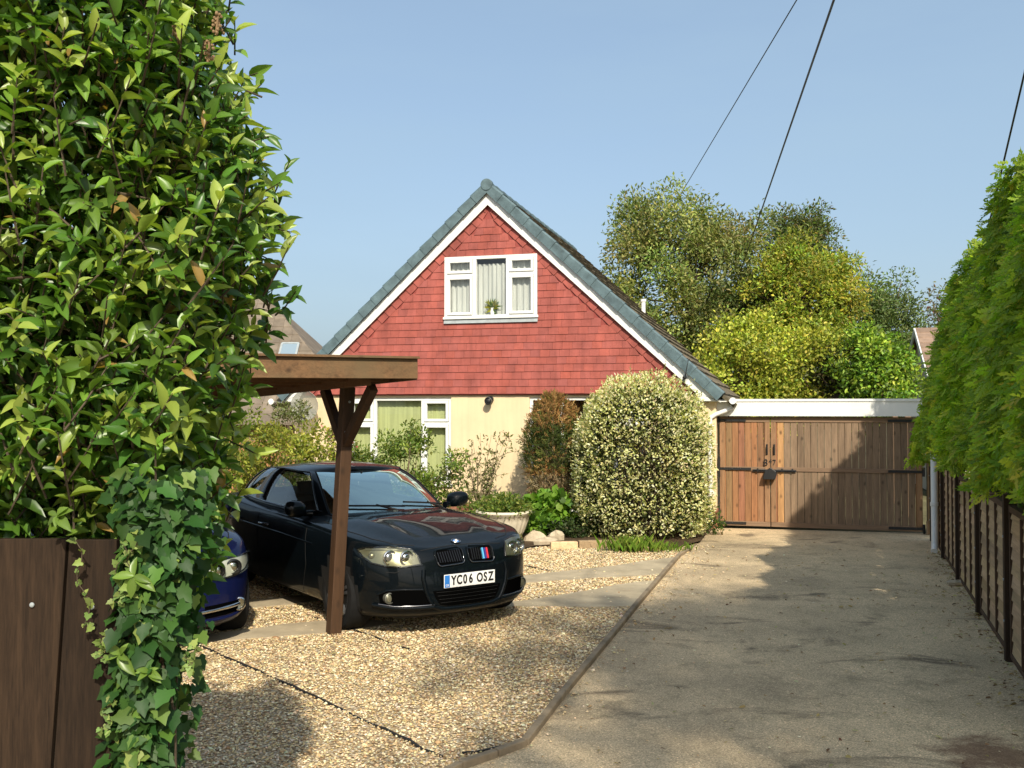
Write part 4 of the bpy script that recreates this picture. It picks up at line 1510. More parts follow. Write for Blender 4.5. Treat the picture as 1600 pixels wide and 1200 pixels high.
def car(root, paint, style):
    FXC = 1.48          # front axle
    RXC = -1.28
    zx, zz = [-2.3, -2.0, -1.5, -.5, .6, 1.0, 1.5, 1.9, 2.12, 2.3], [.90, .945, .945, .910, .885, .870, .838, .795, .745, .70]
    def Ztop(x): return crom(zx, zz, x)
    NF, NS = 34, 30
    n_ = 3.6
    AF = .715
    XF = 1.55
    def arc(n):
        th = np.linspace(0, math.pi / 2, 4000)
        x, y = np.cos(th) ** (2 / n_) * .8, np.sin(th) ** (2 / n_) * .9
        s = np.concatenate([[0], np.cumsum(np.hypot(np.diff(x), np.diff(y)))])
        return np.interp(np.linspace(0, s[-1], n), s, th)
    tf = arc(NF)
    xs_mid = np.linspace(XF, -1.0, NS)[1:-1]
    lev = np.array([0, .03, .10, .25, .45, .62, .76, .87, .95, .985, 1.0])
    Wl = [.79, .835, .868, .888, .902, .908, .905, .896, .882, .868, .842]
    fl = [.16, .07, .02, .0, .0, .010, .025, .048, .074, .093, .128]
    LV = np.concatenate([np.linspace(0, .1, 5)[:-1], np.linspace(.1, .8, 14)[:-1], np.linspace(.8, 1, 15)])
    pts = []
    for l in LV:
        W, fi = crom(lev, Wl, l), crom(lev, fl, l)
        Af = AF - fi
        Ar = 1.24 - fi * .9
        xf = XF + Af * np.cos(tf) ** (2 / n_); yf = W * np.sin(tf) ** (2 / n_)
        tr = tf[::-1]
        xr = -1.0 - Ar * np.cos(tr) ** (2 / n_); yr = W * np.sin(tr) ** (2 / n_)
        x = np.concatenate([xf, xs_mid, xr]); y = np.concatenate([yf, np.full(len(xs_mid), W), yr])
        y = y * (1 - .035 * np.clip((x - .6) / 1.6, 0, 1) ** 2 - .05 * np.clip((-x - .8) / 1.4, 0, 1) ** 2)
        x = x - .13 * (y / W) ** 2 * np.clip((x - 1.2) / .5, 0, 1)
        zb = .165 + .04 * np.clip((-x - 1.6) / .6, 0, 1)
        z = zb + l * (Ztop(x) - zb)
        pts.append(np.stack([x, y, z], 1))
    half = np.array(pts)                    # levels, M, 3
    Mh = half.shape[1]
    verts, faces = [], []
    ring = []
    for li in range(len(LV)):
        h = half[li]
        full = np.concatenate([h, (h[1:-1] * np.array([1, -1, 1]))[::-1]])
        ring.append(len(verts)); verts += [tuple(p) for p in full]
    Nr = 2 * Mh - 2
    for li in range(len(LV) - 1):
        for k in range(Nr):
            k2 = (k + 1) % Nr
            faces.append((ring[li] + k, ring[li] + k2, ring[li + 1] + k2, ring[li + 1] + k))
    faces.append(tuple(ring[0] + k for k in range(Nr - 1, -1, -1)))
    # top deck
    top = half[-1]
    K = 18
    def crown(x):
        f = np.clip((2.135 - x) / .9, 0, 1); f = f * f * (3 - 2 * f)
        r = np.clip((x + 2.1) / .5, 0, 1)
        return .075 * f * r
    rows = []
    for i in range(1, Mh - 1):
        x, y, z = top[i]
        r = [ring[-1] + i]
        for k in range(1, K):
            v = 1 - 2 * k / K
            b = abs(v)
            c = crown(x) * (1 - b ** 2.6)
            # two soft ridges run up the bonnet
            rid = .017 * math.exp(-((b - (.74 - .26 * np.clip((x - .9) / 1.2, 0, 1))) / .075) ** 2) * np.clip((x - .9) / .3, 0, 1) * np.clip((2.05 - x) / .4, 0, 1)
            # the nose of the bonnet dips between them
            verts.append((x, y * v, z + c + rid)); r.append(len(verts) - 1)
        r.append(ring[-1] + Nr - i)
        rows.append(r)
    f0 = ring[-1]
    for k in range(K): faces.append((f0, rows[0][k + 1], rows[0][k])) if True else None
    for a, b in zip(rows[:-1], rows[1:]):
        for k in range(K): faces.append((a[k], a[k + 1], b[k + 1], b[k]))
    l0 = ring[-1] + Mh - 1
    for k in range(K): faces.append((l0, rows[-1][k], rows[-1][k + 1]))
    me = bpy.data.meshes.new('body')
    me.from_pydata(verts, [], faces)
    bm = bmesh.new(); bm.from_mesh(me)
    bmesh.ops.recalc_face_normals(bm, faces=bm.faces)
    bm.to_mesh(me)
    surf = BVHTree.FromBMesh(bm)
    bm.free()
    me.polygons.foreach_set('use_smooth', np.ones(len(me.polygons), bool))
    body = link_mesh('body', me, [paint, M['matt_black']], root)
    # wheel arches
    cut = MB()
    for wx in (FXC, RXC):
        for s in (-1, 1):
            cut.mi = 0
            cut.add(*cyl((wx, s * .62, .315), (wx, s * 1.1, .315), .348, 40))
    co = cut.build('cutter', M['matt_black'], None)
    bo = body.modifiers.new('arches', 'BOOLEAN'); bo.object = co; bo.operation = 'DIFFERENCE'; bo.solver = 'EXACT'
    bpy.context.view_layer.update()
    dg = bpy.context.evaluated_depsgraph_get()
    nme = bpy.data.meshes.new_from_object(body.evaluated_get(dg))
    body.modifiers.clear()
    body.data = nme
    nme.materials.clear(); nme.materials.append(paint); nme.materials.append(M['matt_black'])
    mi = np.zeros(len(nme.polygons), np.int32)
    for p in nme.polygons:
        c = p.center
        for wx in (FXC, RXC):
            if abs(c.y) < .9 and (c.x - wx) ** 2 + (c.z - .315) ** 2 < .349 ** 2 and c.z < .67: mi[p.index] = 1
        if c.z < .19: mi[p.index] = 1
        if abs(c.y) < .70 and -1.7 < c.x < .85 and c.z > .87: mi[p.index] = 1
    nme.polygons.foreach_set('material_index', mi)
    nme.set_sharp_from_angle(angle=R(32))
    bpy.data.objects.remove(co)

    def cast(o, d):
        r = surf.ray_cast(Vector(o), Vector(d))
        return (r[0], r[1]) if r[0] is not None else (None, None)
    def front(y, z, off=0.0):
        p, n = cast((4, y, z), (-1, 0, 0))
        if p is None:
            p, n = cast((4, y * .985, z), (-1, 0, 0))
        if p is None: return Vector((1.3, y, z))
        return p + Vector((1, 0, 0)) * off if abs(y) < .6 else p + n * off
    def top_(x, y, off=0.0):
        p, n = cast((x, y, 3), (0, 0, -1))
        return p + n * off if p is not None else Vector((x, y, .9))
    def side(x, z, s, off=0.0):
        p, n = cast((x, 3 * s, z), (0, -s, 0))
        return p + n * off if p is not None else Vector((x, .9 * s, z))
    def densify(poly, step=.02):
        out = []
        for i in range(len(poly)):
            a, b = Vector(poly[i]), Vector(poly[(i + 1) % len(poly)])
            n = max(1, int((b - a).length / step))
            for k in range(n): out.append(a.lerp(b, k / n))
        return out
    def patch(name, poly, off, mat, parent, proj=front, rings=6, skirt=.03, smooth=True):
        B = densify(poly)
        c = sum(B, Vector((0, 0))) / len(B)
        n = len(B)
        vs, fs = [], []
        for q in B: vs.append(proj(q.x, q.y, off - skirt))
        for r in range(rings):
            t = 1 - r / rings
            for q in B:
                w = c + (q - c) * t
                vs.append(proj(w.x, w.y, off))
        vs.append(proj(c.x, c.y, off))
        for r in range(rings):
            for k in range(n):
                k2 = (k + 1) % n
                fs.append((r * n + k, r * n + k2, (r + 1) * n + k2, (r + 1) * n + k))
        for k in range(n): fs.append((rings * n + k, rings * n + (k + 1) % n, len(vs) - 1))
        m = MB(); m.add(vs, fs)
        return m.build(name, mat, parent, smooth=40)
    def line(name, pts, off, r, mat, parent, proj=front, closed=False, step=.025):
        P = densify(pts, step) if closed else []
        if not closed:
            for a, b in zip(pts[:-1], pts[1:]):
                a, b = Vector(a), Vector(b)
                n = max(1, int((b - a).length / step))
                P += [a.lerp(b, k / n) for k in range(n)]
            P.append(Vector(pts[-1]))
        Q = [proj(q.x, q.y, off) for q in P]
        if closed: Q.append(Q[0])
        m = MB(); m.tube(Q, r, 8)
        return m.build(name, mat, parent, smooth=60)
    def rrect(y0, y1, z0, z1, r, sk=0.0, n=5):
        out = []
        for cx, cy, a0 in ((y1 - r, z1 - r, 0), (y0 + r, z1 - r, 90), (y0 + r, z0 + r, 180), (y1 - r, z0 + r, 270)):
            for k in range(n + 1):
                a = R(a0 + 90 * k / n)
                p = cx + r * math.cos(a), cy + r * math.sin(a)
                out.append((p[0] + sk * (p[1] - z0), p[1]))
        return out
    # ---- greenhouse
    M2 = 64
    th = np.linspace(0, math.pi, M2)
    NL = 22
    def outline(t):
        """t 0 at the belt, 1 at the roof edge"""
        e = t ** .92
        xfr = 1.04 + (.10 - 1.04) * e
        xre = -1.90 + .62 * (t ** 1.7)
        xc = -.25
        W = .775 + (.565 - .775) * (t ** 1.12)
        nf, nr = 3.2, 3.2
        c, s = np.cos(th), np.sin(th)
        Af, Ar = xfr - xc, xc - xre
        x = xc + np.where(c > 0, Af, Ar) * np.sign(c) * np.abs(c) ** (2 / 4.2)
        y = W * np.abs(s) ** (2 / 2.6)
        return x, y
    gv = []
    for li in range(NL + 1):
        t = li / NL
        x, y = outline(t)
        zb = np.array([float(Ztop(a)) + float(crown(a)) * max(0, 1 - (b / .85) ** 2.6) for a, b in zip(*outline(0))]) - .012
        x1, y1 = outline(1)
        zt = 1.265 + .050 * (1 - ((x1 + .42) / .72) ** 2) - .012 * np.clip(x1, 0, 1)
        z = zb + (zt - zb) * (1 - (1 - t) ** 1.5)
        gv.append(np.stack([x, y, z], 1))
    gv = np.array(gv)
    def gpt(k, li, off=0.0, s=1):
        """point at column k (float), level li (float), s side"""
        k = min(max(k, 0), M2 - 1); li = min(max(li, 0), NL)
        k0, l0 = min(int(k), M2 - 2), min(int(li), NL - 1)
        a, b = k - k0, li - l0
        p = gv[l0, k0] * (1 - a) * (1 - b) + gv[l0, k0 + 1] * a * (1 - b) + gv[l0 + 1, k0] * (1 - a) * b + gv[l0 + 1, k0 + 1] * a * b
        du, dv = gv[l0, k0 + 1] - gv[l0, k0], gv[l0 + 1, k0] - gv[l0, k0]
        n = np.cross(du, dv); n = n / (np.linalg.norm(n) + 1e-9)
        if n[0] * (p[0] + .3) + n[1] * p[1] < 0: n = -n
        p = p + n * off
        return Vector((p[0], p[1] * s, p[2]))
    # columns at which the pillars stand (by x at mid height)
    def colat(xm):
        mid = gv[NL // 2, :, 0]
        return float(np.interp(-xm, -mid, np.arange(M2)))
    kA0 = float(np.interp(.80 * gv[NL // 2, :, 1].max(), gv[NL // 2, :M2 // 2, 1], np.arange(M2 // 2)))   # inner edge of the screen pillar
    kA0 = next(k for k in range(M2) if gv[NL // 2, k, 1] > .80 * gv[NL // 2, :, 1].max())
    kA1 = kA0 + 4
    kB0 = int(round(colat(-.36))); kB1 = kB0 + 2
    kC0 = int(round(colat(-1.02))); kC1 = kC0 + 1
    kQ = int(round(colat(-1.22)))
    kR0 = next(k for k in range(M2 - 1, 0, -1) if gv[NL // 2, k, 1] > .82 * gv[NL // 2, :, 1].max())
    shell = MB()
    glassparts = {'windscreen': [], 'rear_window': [], 'front_door_glass': [], 'rear_door_glass': [], 'quarter_glass': []}
    for s in (1, -1):
        for li in range(NL):
            for k in range(M2 - 1):
                q = [gpt(k, li, 0, s), gpt(k + 1, li, 0, s), gpt(k + 1, li + 1, 0, s), gpt(k, li + 1, 0, s)]
                kind = None
                if 1 <= li < NL - 1:
                    if k < kA0: kind = 'windscreen'
                    elif k >= kR0: kind = 'rear_window'
                    elif 2 <= li < NL - 2:
                        if kA1 <= k < kB0: kind = 'front_door_glass'
                        elif kB1 <= k < kC0: kind = 'rear_door_glass'
                        elif kC1 <= k < kQ: kind = 'quarter_glass'
                if kind: glassparts[kind].append((s, q))
                else:
                    shell.mi = 1 if (kB0 <= k < kB1 or kC0 <= k < kC1) and 2 <= li < NL - 2 else 0
                    shell.add(q, [(0, 1, 2, 3)])
    shell.mi = 0
    # roof skin
    RT = 14
    edge = gv[NL]
    for k in range(M2 - 1):
        for j in range(RT):
            def rp_(kk, jj):
                x, y, z = edge[kk]
                v = 1 - 2 * jj / RT
                return (x, y * v, z + .045 * (1 - abs(v) ** 2.4) * min(1, y / .3))
            shell.add([rp_(k, j), rp_(k + 1, j), rp_(k + 1, j + 1), rp_(k, j + 1)], [(0, 1, 2, 3)])
    # weld
    def welded(mb, name, mats, parent):
        o = mb.build(name, mats, parent, smooth=50)
        bm = bmesh.new(); bm.from_mesh(o.data)
        bmesh.ops.remove_doubles(bm, verts=bm.verts, dist=2e-4)
        bmesh.ops.recalc_face_normals(bm, faces=bm.faces)
        bm.to_mesh(o.data); bm.free()
        o.data.polygons.foreach_set('use_smooth', np.ones(len(o.data.polygons), bool))
        o.data.set_sharp_from_angle(angle=R(48))
        return o
    gh = welded(shell, 'roof_and_pillars', [paint, M['gloss_black']], root)
    sd = gh.modifiers.new('thickness', 'SOLIDIFY'); sd.thickness = .03; sd.offset = -1
    for nm, qs in glassparts.items():
        for s in ((0,) if nm in ('windscreen', 'rear_window') else (1, -1)):
            m = MB()
            for (ss, q) in qs:
                if s in (0, ss): m.add(q, [(0, 1, 2, 3)])
            welded(m, nm, M['screen'] if nm in ('windscreen', 'rear_window') else M['sideglass'], root)
    # chrome-black window line and waist strip
    for s in (1, -1):
        m = MB(); m.tube([gpt(k, 1.8, .006, s) for k in np.linspace(kA1 - 1.5, kQ + .5, 40)], .008, 6)
        m.build('waist_strip', M['dull_chrome'], root, smooth=60)
        m = MB()
        m.tube([gpt(kA1 - .5, l, .004, s) for l in np.linspace(1.8, NL - 1.6, 14)] + [gpt(k, NL - 1.6, .004, s) for k in np.linspace(kA1, kQ, 30)] + [gpt(kQ + .2, l, .004, s) for l in np.linspace(NL - 2, 1.8, 12)], .006, 6)
        m.build('window_trim', M['gloss_black'], root, smooth=60)
    for s in (1, -1):
        m = MB(); m.tube([gpt(kA0, l, .002, s) for l in np.linspace(.6, NL - .6, 16)], .006, 6)
        m.build('screen_seal', M['matt_black'], root, smooth=60)
    # ---- interior
    m = MB()
    m.box(-1.1, .5, -.68, .68, .87, .895)
    m.box(.42, .78, -.66, .66, .87, .925)
    m.build('dashboard', M['matt_black'], root, bevel=.02)
    for sy in (-.36, .36):
        m = MB()
        m.prism([(-.30, .82), (-.12, .82), (-.30, 1.02), (-.36, 1.03), (-.42, 1.0)], sy - .23, sy + .23)
        m.prism([(-.36, 1.05), (-.28, 1.05), (-.31, 1.17), (-.38, 1.17)], sy - .12, sy + .12)
        for a in (-.06, .06): m.tube([(-.34, sy + a, 1.05), (-.335, sy + a, 1.11)], .006, 6)
        m.build('front_seat', M['seat'], root, bevel=.03)
    m = MB()
    m.prism([(-1.16, .80), (-1.0, .80), (-1.18, .96), (-1.26, .96)], -.6, .6)
    for a in (-.38, .38): m.prism([(-1.24, .96), (-1.16, .96), (-1.18, 1.05), (-1.24, 1.05)], a - .11, a + .11)
    m.build('rear_seat', M['seat'], root, bevel=.03)
    m = MB()
    tp = [(.33 - .07 * math.cos(a), -.36 + .18 * math.sin(a), .945 + .17 * math.cos(a) * .9) for a in np.linspace(0, 2 * math.pi, 25)]
    m.tube(tp, .014, 8, cap=False); m.bar((.33, -.53, .94), (.33, -.19, .94), .04, .02)
    m.build('steering_wheel', M['matt_black'], root)
    m = MB(); m.sphere((.18, 0, 1.215), (.02, .115, .035), 14, 8); m.tube([(.18, 0, 1.23), (.18, 0, 1.29)], .012, 6)
    m.build('rear_view_mirror', M['matt_black'], root, smooth=60)
    # ---- wipers
    m = MB()
    for y0, y1 in ((.08, -.52), (.62, .10)):
        P = []
        for t in np.linspace(0, 1, 9):
            y = y0 + (y1 - y0) * t
            k = float(np.interp(abs(y), gv[2, :M2 // 2, 1], np.arange(M2 // 2)))
            P.append(gpt(k, 1.0 + 1.5 * t + .5, .022, 1 if y >= 0 else -1))
        m.tube(P, .010, 6)
        m.tube([P[2] + Vector((.10, .02, -.03)), P[4] + Vector((.02, 0, .01))], .011, 6)
    m.build('wiper', M['matt_black'], root, smooth=50)
    # ---- mirrors
    for s in (1, -1):
        m = MB()
        vs, fs = [], []
        nu, nv = 16, 10
        for i in range(nv + 1):
            th_ = math.pi * i / nv
            for k in range(nu):
                ph = 2 * math.pi * k / nu
                x_, y_, z_ = math.sin(th_) * math.cos(ph), -math.cos(th_), math.sin(th_) * math.sin(ph)
                x_ = math.copysign(abs(x_) ** .8, x_) * (.10 if x_ > 0 else .04)
                vs.append((.60 + x_ + .02 * y_, s * (.905 + .112 * math.copysign(abs(y_) ** .8, y_)), 0.985 + .082 * math.copysign(abs(z_) ** .8, z_) + .012 * y_))
        for i in range(nv):
            for k in range(nu):
                k2 = (k + 1) % nu
                fs.append((i * nu + k, (i + 1) * nu + k, (i + 1) * nu + k2, i * nu + k2))
        m.add(vs, fs)
        m.tube([(.60, s * .86, .96), (.61, s * .80, .94), (.63, s * .74, .935)], [.03, .03, .035], 8)
        m.build('wing_mirror', paint, root, smooth=60)
    # ---- shut lines and handles
    for s in (1, -1):
        pr = lambda x, z, off, s=s: side(x, z, s, off)
        for P in ([(.72, .22), (.86, .5), (.84, .83)], [(-.38, .2), (-.40, .87)], [(-1.32, .68), (-1.15, .78), (-1.10, .88)], [(.75, .21), (-1.0, .21)]):
            line('door_gap', P, -.001, .004, M['matt_black'], root, pr)
        for hx in (-.20, -1.0):
            m = MB()
            a, b = side(hx + .09, .77, s, .022), side(hx - .10, .77, s, .022)
            m.tube([side(hx + .10, .77, s, .0), a, b, side(hx - .11, .77, s, .0)], .011, 8)
            m.build('door_handle', M['dull_chrome'] if style == 'black' else paint, root, smooth=60)
        # crease along the flanks
        line('flank_crease', [(1.0, .70), (.2, .72), (-1.0, .74), (-1.9, .765)], -.008, .013, paint, root, pr, step=.06)
    # bonnet gaps run back from the lamps
    for s in (1, -1):
        line('bonnet_gap', [(2.05, s * .42), (1.99, s * .58), (1.80, s * .70), (1.5, s * .765), (.95, s * .765)], .0, .0042, M['matt_black'], root, lambda a, b, o: top_(a, b, o))
    # ---- front end
    if style == 'black':
        zk0, zk1 = .608, .738
        line('bonnet_gap', [(y, .748 - .018 * (abs(y) / .4) ** 2) for y in np.linspace(-.41, .41, 20)], .0, .0042, M['matt_black'], root)
        # kidney grilles
        for s in (1, -1):
            shape = rrect(.026, .285, zk0, zk1, .035, .0)
            shape = [(s * (y + .10 * (z - zk0) * (1 if y > .15 else -.1)), z - .012 * ((y - .03) / .23)) for y, z in shape]
            g_ = patch('kidney_grille', shape, .004, M['depth_shade'], root, front, 3)
            line('grille_surround', shape, .006, .0095, paint, g_, front, True)
            line('grille_rim', [(y, z) for y, z in shape if z < zk0 + .03], .014, .0042, M['dull_chrome'], g_, front)
            for k in range(10):
                y = .050 + .0235 * k
                zt = zk1 - .018 - .012 * (y - .03) / .23
                mat = M['gloss_black']
                if s == 1 and k in (5, 6, 7): mat = (M['stripe_cyan'], M['stripe_navy'], M['stripe_red'])[k - 5]
                m = MB()
                a, b = front(s * (y + .004), zk0 + .016, .012), front(s * (y + .012), zt, .012)
                m.bar(a, b, .0155 if mat is not M['gloss_black'] else .009, .016, (1, 0, 0))
                m.build('slat' if mat is M['gloss_black'] else 'coloured_slat', mat, g_)
        # headlamps
        for s in (1, -1):
            out = [(.435, .620), (.58, .607), (.70, .613), (.78, .636), (.822, .68), (.838, .735), (.79, .758), (.70, .762), (.58, .760), (.48, .745), (.448, .69)]
            shape = [(s * y, z) for y, z in out]
            h = patch('headlamp', shape, .003, M['reflector'], root, front, 7)
            inner = [(s * y, z) for y, z in ((.443, .627), (.50, .622), (.535, .645), (.52, .69), (.492, .728), (.456, .685))]
            patch('lamp_bezel', inner, .006, M['lampgrey'], h, front, 3, .004)
            lid = [(s * y, z) for y, z in ((.470, .738), (.58, .752), (.70, .755), (.80, .750), (.80, .738), (.70, .738), (.58, .733), (.485, .715))]
            patch('lamp_bezel', lid, .008, M['lampgrey'], h, front, 3, .004)
            for (cy, cz, r) in ((.545, .680, .054), (.668, .685, .054)):
                c = front(s * cy, cz, .0)
                m = MB()
                m.lathe([(r * 1.15, .004), (r * 1.18, .016), (r, .020), (r * .86, .008), (r * .60, -.01)], 26, c, 'x'); m.build('lamp_ring', M['chrome'], h, smooth=40)
                m = MB(); m.sphere((c.x + .0, c.y, c.z), (.022, r * .74, r * .74), 20, 12); m.build('projector', M['lens'] if False else M['chrome'], h, smooth=60)
            m = MB(); c = front(s * .770, .695, 0); m.sphere((c.x - .012, c.y, c.z), (.03, .035, .03), 14, 10); m.build('indicator', M['reflector'], h, smooth=60)
            patch('lamp_cover', shape, .026, M['lens'], h, front, 8, .03)
            line('lamp_edge', shape, .004, .007, M['gloss_black'], h, front, True)
            # washer flap in the bumper
            line('washer_flap', [(s * .60, .575), (s * .64, .56), (s * .70, .565)], .0, .003, M['matt_black'], root)
        # centre intake, side intakes, fog lamps
        cen = [(-.345, .395), (.345, .395), (.32, .33), (.28, .275), (.20, .258), (-.20, .258), (-.28, .275), (-.32, .33)]
        ci = patch('centre_intake', cen, .003, M['depth_shade'], root, front, 6)
        m = MB()
        for z in (.29, .32, .35, .38):
            w = .27 + (z - .28) * .45
            m.tube([front(y, z, .002) for y in np.linspace(-w, w, 14)], .002, 5)
        m.build('intake_mesh', M['matt_black'], ci)
        for s in (1, -1):
            line('bumper_crease', [(s * .415, .575), (s * .425, .50), (s * .405, .40), (s * .375, .33), (s * .335, .262), (s * .25, .235), (s * .0, .228)], .0, .020, paint, root)
            shp = [(s * y, z) for y, z in ((.43, .405), (.58, .41), (.70, .402), (.745, .37), (.735, .305), (.60, .288), (.37, .285), (.39, .33))]
            si = patch('side_intake', shp, .003, M['depth_shade'], root, front, 5)
            line('intake_lip', [(s * .34, .262), (s * .5, .262), (s * .65, .268), (s * .77, .29)], .010, .016, paint, root)
            line('lip_glint', [(s * .34, .282), (s * .5, .281), (s * .65, .285), (s * .74, .30)], .014, .005, M['dull_chrome'], root)  # thin chrome line stands in for the highlight on the black lip
            line('intake_brow', [(s * .43, .414), (s * .58, .42), (s * .70, .412), (s * .755, .375)], .0, .010, paint, root)
            c = front(s * .680, .348, .0)
            m = MB(); m.lathe([(.046, -.03), (.048, .014), (.040, .02), (.036, .006)], 22, c, 'x'); m.build('fog_lamp', M['lampgrey'], root, smooth=40)
            fog = [x for x in root.children if x.name.startswith('fog_lamp')][-1]
            m = MB(); m.sphere((c.x + .004, c.y, c.z), (.012, .036, .036), 18, 10); m.build('fog_lens', M['reflector'], fog, smooth=60)
        line('splitter', [(-.80, .178), (-.6, .17), (0, .165), (.6, .17), (.80, .178)], -.01, .018, M['matt_black'], root)
        # plate
        px_ = front(0, .472).x + .022
        m = MB(); m.box(px_ - .03, px_ - .006, -.25, .25, .42, .53); m.build('plate_holder', M['matt_black'], root)
        m = MB(); m.box(px_ - .006, px_, -.26, .26, .415, .528); pl = m.build('number_plate', M['plate_white'], root, bevel=.003)
        m = MB(); m.box(px_ + .0005, px_ + .0016, -.255, -.205, .420, .523); m.build('plate_band', M['plate_blue'], pl)
        rot = Matrix(((0, 0, 1), (1, 0, 0), (0, 1, 0)))
        for ch, y in zip('YC06', (-.165, -.108, -.050, .008)):
            text_mesh(ch, .108, .0008, 'plate_letter', M['ink'], pl, Vector((px_ + .001, y, .4715)), rot, .74, .0035)
        for ch, y in zip('OSZ', (.100, .158, .216)):
            text_mesh(ch, .108, .0008, 'plate_letter', M['ink'], pl, Vector((px_ + .001, y, .4715)), rot, .74, .0035)
        text_mesh('GB', .026, .0006, 'plate_letter', M['plate_white'], pl, Vector((px_ + .002, -.230, .437)), rot, .9)
    else:
        for s in (1, -1):
            shape = [(s * y, z) for y, z in rrect(.03, .33, .56, .70, .04)]
            g_ = patch('kidney_grille', shape, .004, M['depth_shade'], root, front, 3)
            line('grille_surround', shape, .01, .013, M['chrome'], g_, front, True)
            for k in range(9):
                y = .06 + .029 * k
                m = MB(); m.bar(front(s * y, .575, .012), front(s * y, .69, .012), .012, .02, (1, 0, 0)); m.build('slat', M['chrome'], g_)
            out = [(.40, .575), (.55, .560), (.70, .572), (.80, .60), (.855, .64), (.878, .70), (.80, .715), (.68, .712), (.55, .70), (.44, .675), (.40, .63)]
            shape = [(s * y, z) for y, z in out]
            h = patch('headlamp', shape, .003, M['bright_reflector'], root, front, 7)
            for (cy, cz, r) in ((.53, .630, .050), (.675, .640, .054)):
                c = front(s * cy, cz, .0)
                m = MB(); m.lathe([(r * 1.2, .002), (r * 1.22, .026), (r, .030), (r * .84, .01), (r * .6, -.01)], 26, c, 'x'); m.build('lamp_ring', M['gloss_black'], h, smooth=40)
                m = MB(); m.sphere(c, (.02, r * .78, r * .78), 20, 12); m.build('projector', M['chrome'], h, smooth=60)
            patch('lamp_cover', shape, .03, M['lens'], h, front, 8, .03)
            line('lamp_edge', shape, .004, .007, M['gloss_black'], h, front, True)
            shp = [(s * y, z) for y, z in ((.42, .36), (.60, .365), (.77, .36), (.80, .31), (.76, .27), (.42, .262))]
            patch('side_intake', shp, .003, M['depth_shade'], root, front, 5)
            line('chrome_bar', [(s * .36, .318), (s * .55, .326), (s * .72, .332)], .012, .016, M['chrome'], root)
            c = front(s * .735, .325, .0)
            m = MB(); m.lathe([(.052, -.03), (.055, .018), (.046, .024), (.040, .008), (0, .004)], 24, c, 'x'); fo_ = m.build('fog_lamp', M['chrome'], root, smooth=40)
            m = MB(); m.sphere((c.x + .006, c.y, c.z), (.016, .040, .040), 18, 10); m.build('fog_lens', M['lens'], fo_, smooth=60)
            line('intake_lip', [(s * .36, .243), (s * .5, .238), (s * .65, .240), (s * .80, .262)], .0, .016, paint, root)
        patch('centre_intake', [(-.36, .37), (.36, .37), (.32, .25), (-.32, .25)], .003, M['matt_black'], root, front, 5)
        m = MB(); m.box(2.27, 2.285, -.26, .26, .42, .53); m.build('number_plate', M['plate_white'], root)
        line('splitter', [(-.80, .178), (-.6, .17), (0, .165), (.6, .17), (.80, .178)], -.01, .018, M['matt_black'], root)
    # roundel on the bonnet
    def tp_(x, y, off): return top_(x, y, off)
    bc = (2.045, 0)
    circ = [(bc[0] + .038 * math.cos(a) * .95, .041 * math.sin(a)) for a in np.linspace(0, 2 * math.pi, 25)[:-1]]
    bd = patch('badge', circ, .006, M['gloss_black'], root, tp_, 3, .006)
    line('badge_rim', circ, .007, .0035, M['chrome'], bd, tp_, True, .01)
    for q in range(4):
        a0 = math.pi / 2 * q
        pz = [(bc[0], 0)] + [(bc[0] + .025 * math.cos(a), .027 * math.sin(a)) for a in np.linspace(a0, a0 + math.pi / 2, 7)]
        patch('badge_quarter', pz, .008, M['badge_blue'] if q % 2 == 0 else M['badge_white'], bd, tp_, 2, .004)
    # ---- tail
    for s in (1, -1):
        def rear(y, z, off=0.0):
            p, n = cast((-4, y, z), (1, 0, 0))
            return p + n * off if p is not None else Vector((-1.9, y, z))
        patch('tail_lamp', [(s * y, z) for y, z in ((.50, .72), (.80, .70), (.84, .80), (.78, .86), (.52, .84))], .004, M['stripe_red'], root, rear, 4)
    # ---- wheels
    for wx in (FXC, RXC):
        for s in (1, -1):
            cy = s * .775
            m = MB(); m.lathe([(.05, -.03), (.075, .02), (.05, .035), (0, .036)], 20, (wx, cy + s * .06, .317), 'y')
            if s < 0: m.v = [(v[0], 2 * (cy + s * .06) - v[1], v[2]) for v in m.v]
            w = m.build('wheel', M['dull_chrome'], root, smooth=40)
            m = MB()
            prof = [(.225, -.10), (.235, -.112), (.27, -.118), (.302, -.108), (.316, -.085), (.3175, 0), (.316, .085), (.302, .108), (.27, .118), (.235, .112), (.225, .10), (.22, 0), (.225, -.10)]
            m.lathe(prof, 48, (wx, cy, .317), 'y')
            m.build('tyre', M['tyre'], w, smooth=40)
            m = MB()
            m.lathe([(.232, -.1), (.236, .098), (.228, .108), (.214, .10), (.205, .06), (.205, -.1)], 48, (wx, cy, .317), 'y')
            for k in range(5):
                for dd in (-.13, .13):
                    a = 2 * math.pi * k / 5 + .3
                    r0, r1 = .05, .218
                    p0 = Vector((wx + r0 * math.cos(a + dd), cy + s * .085, .317 + r0 * math.sin(a + dd)))
                    p1 = Vector((wx + r1 * math.cos(a + dd * .9), cy + s * .092, .317 + r1 * math.sin(a + dd * .9)))
                    m.bar(p0, p1, .026, .03, (0, 1, 0))
            m.build('rim', M['alloy'], w, smooth=40)
            m = MB(); m.lathe([(.0, .0), (.15, .0), (.15, .02), (0, .02)], 28, (wx, cy - s * .02, .317), 'y'); m.build('brake_disc', M['dull_chrome'], w, smooth=40)
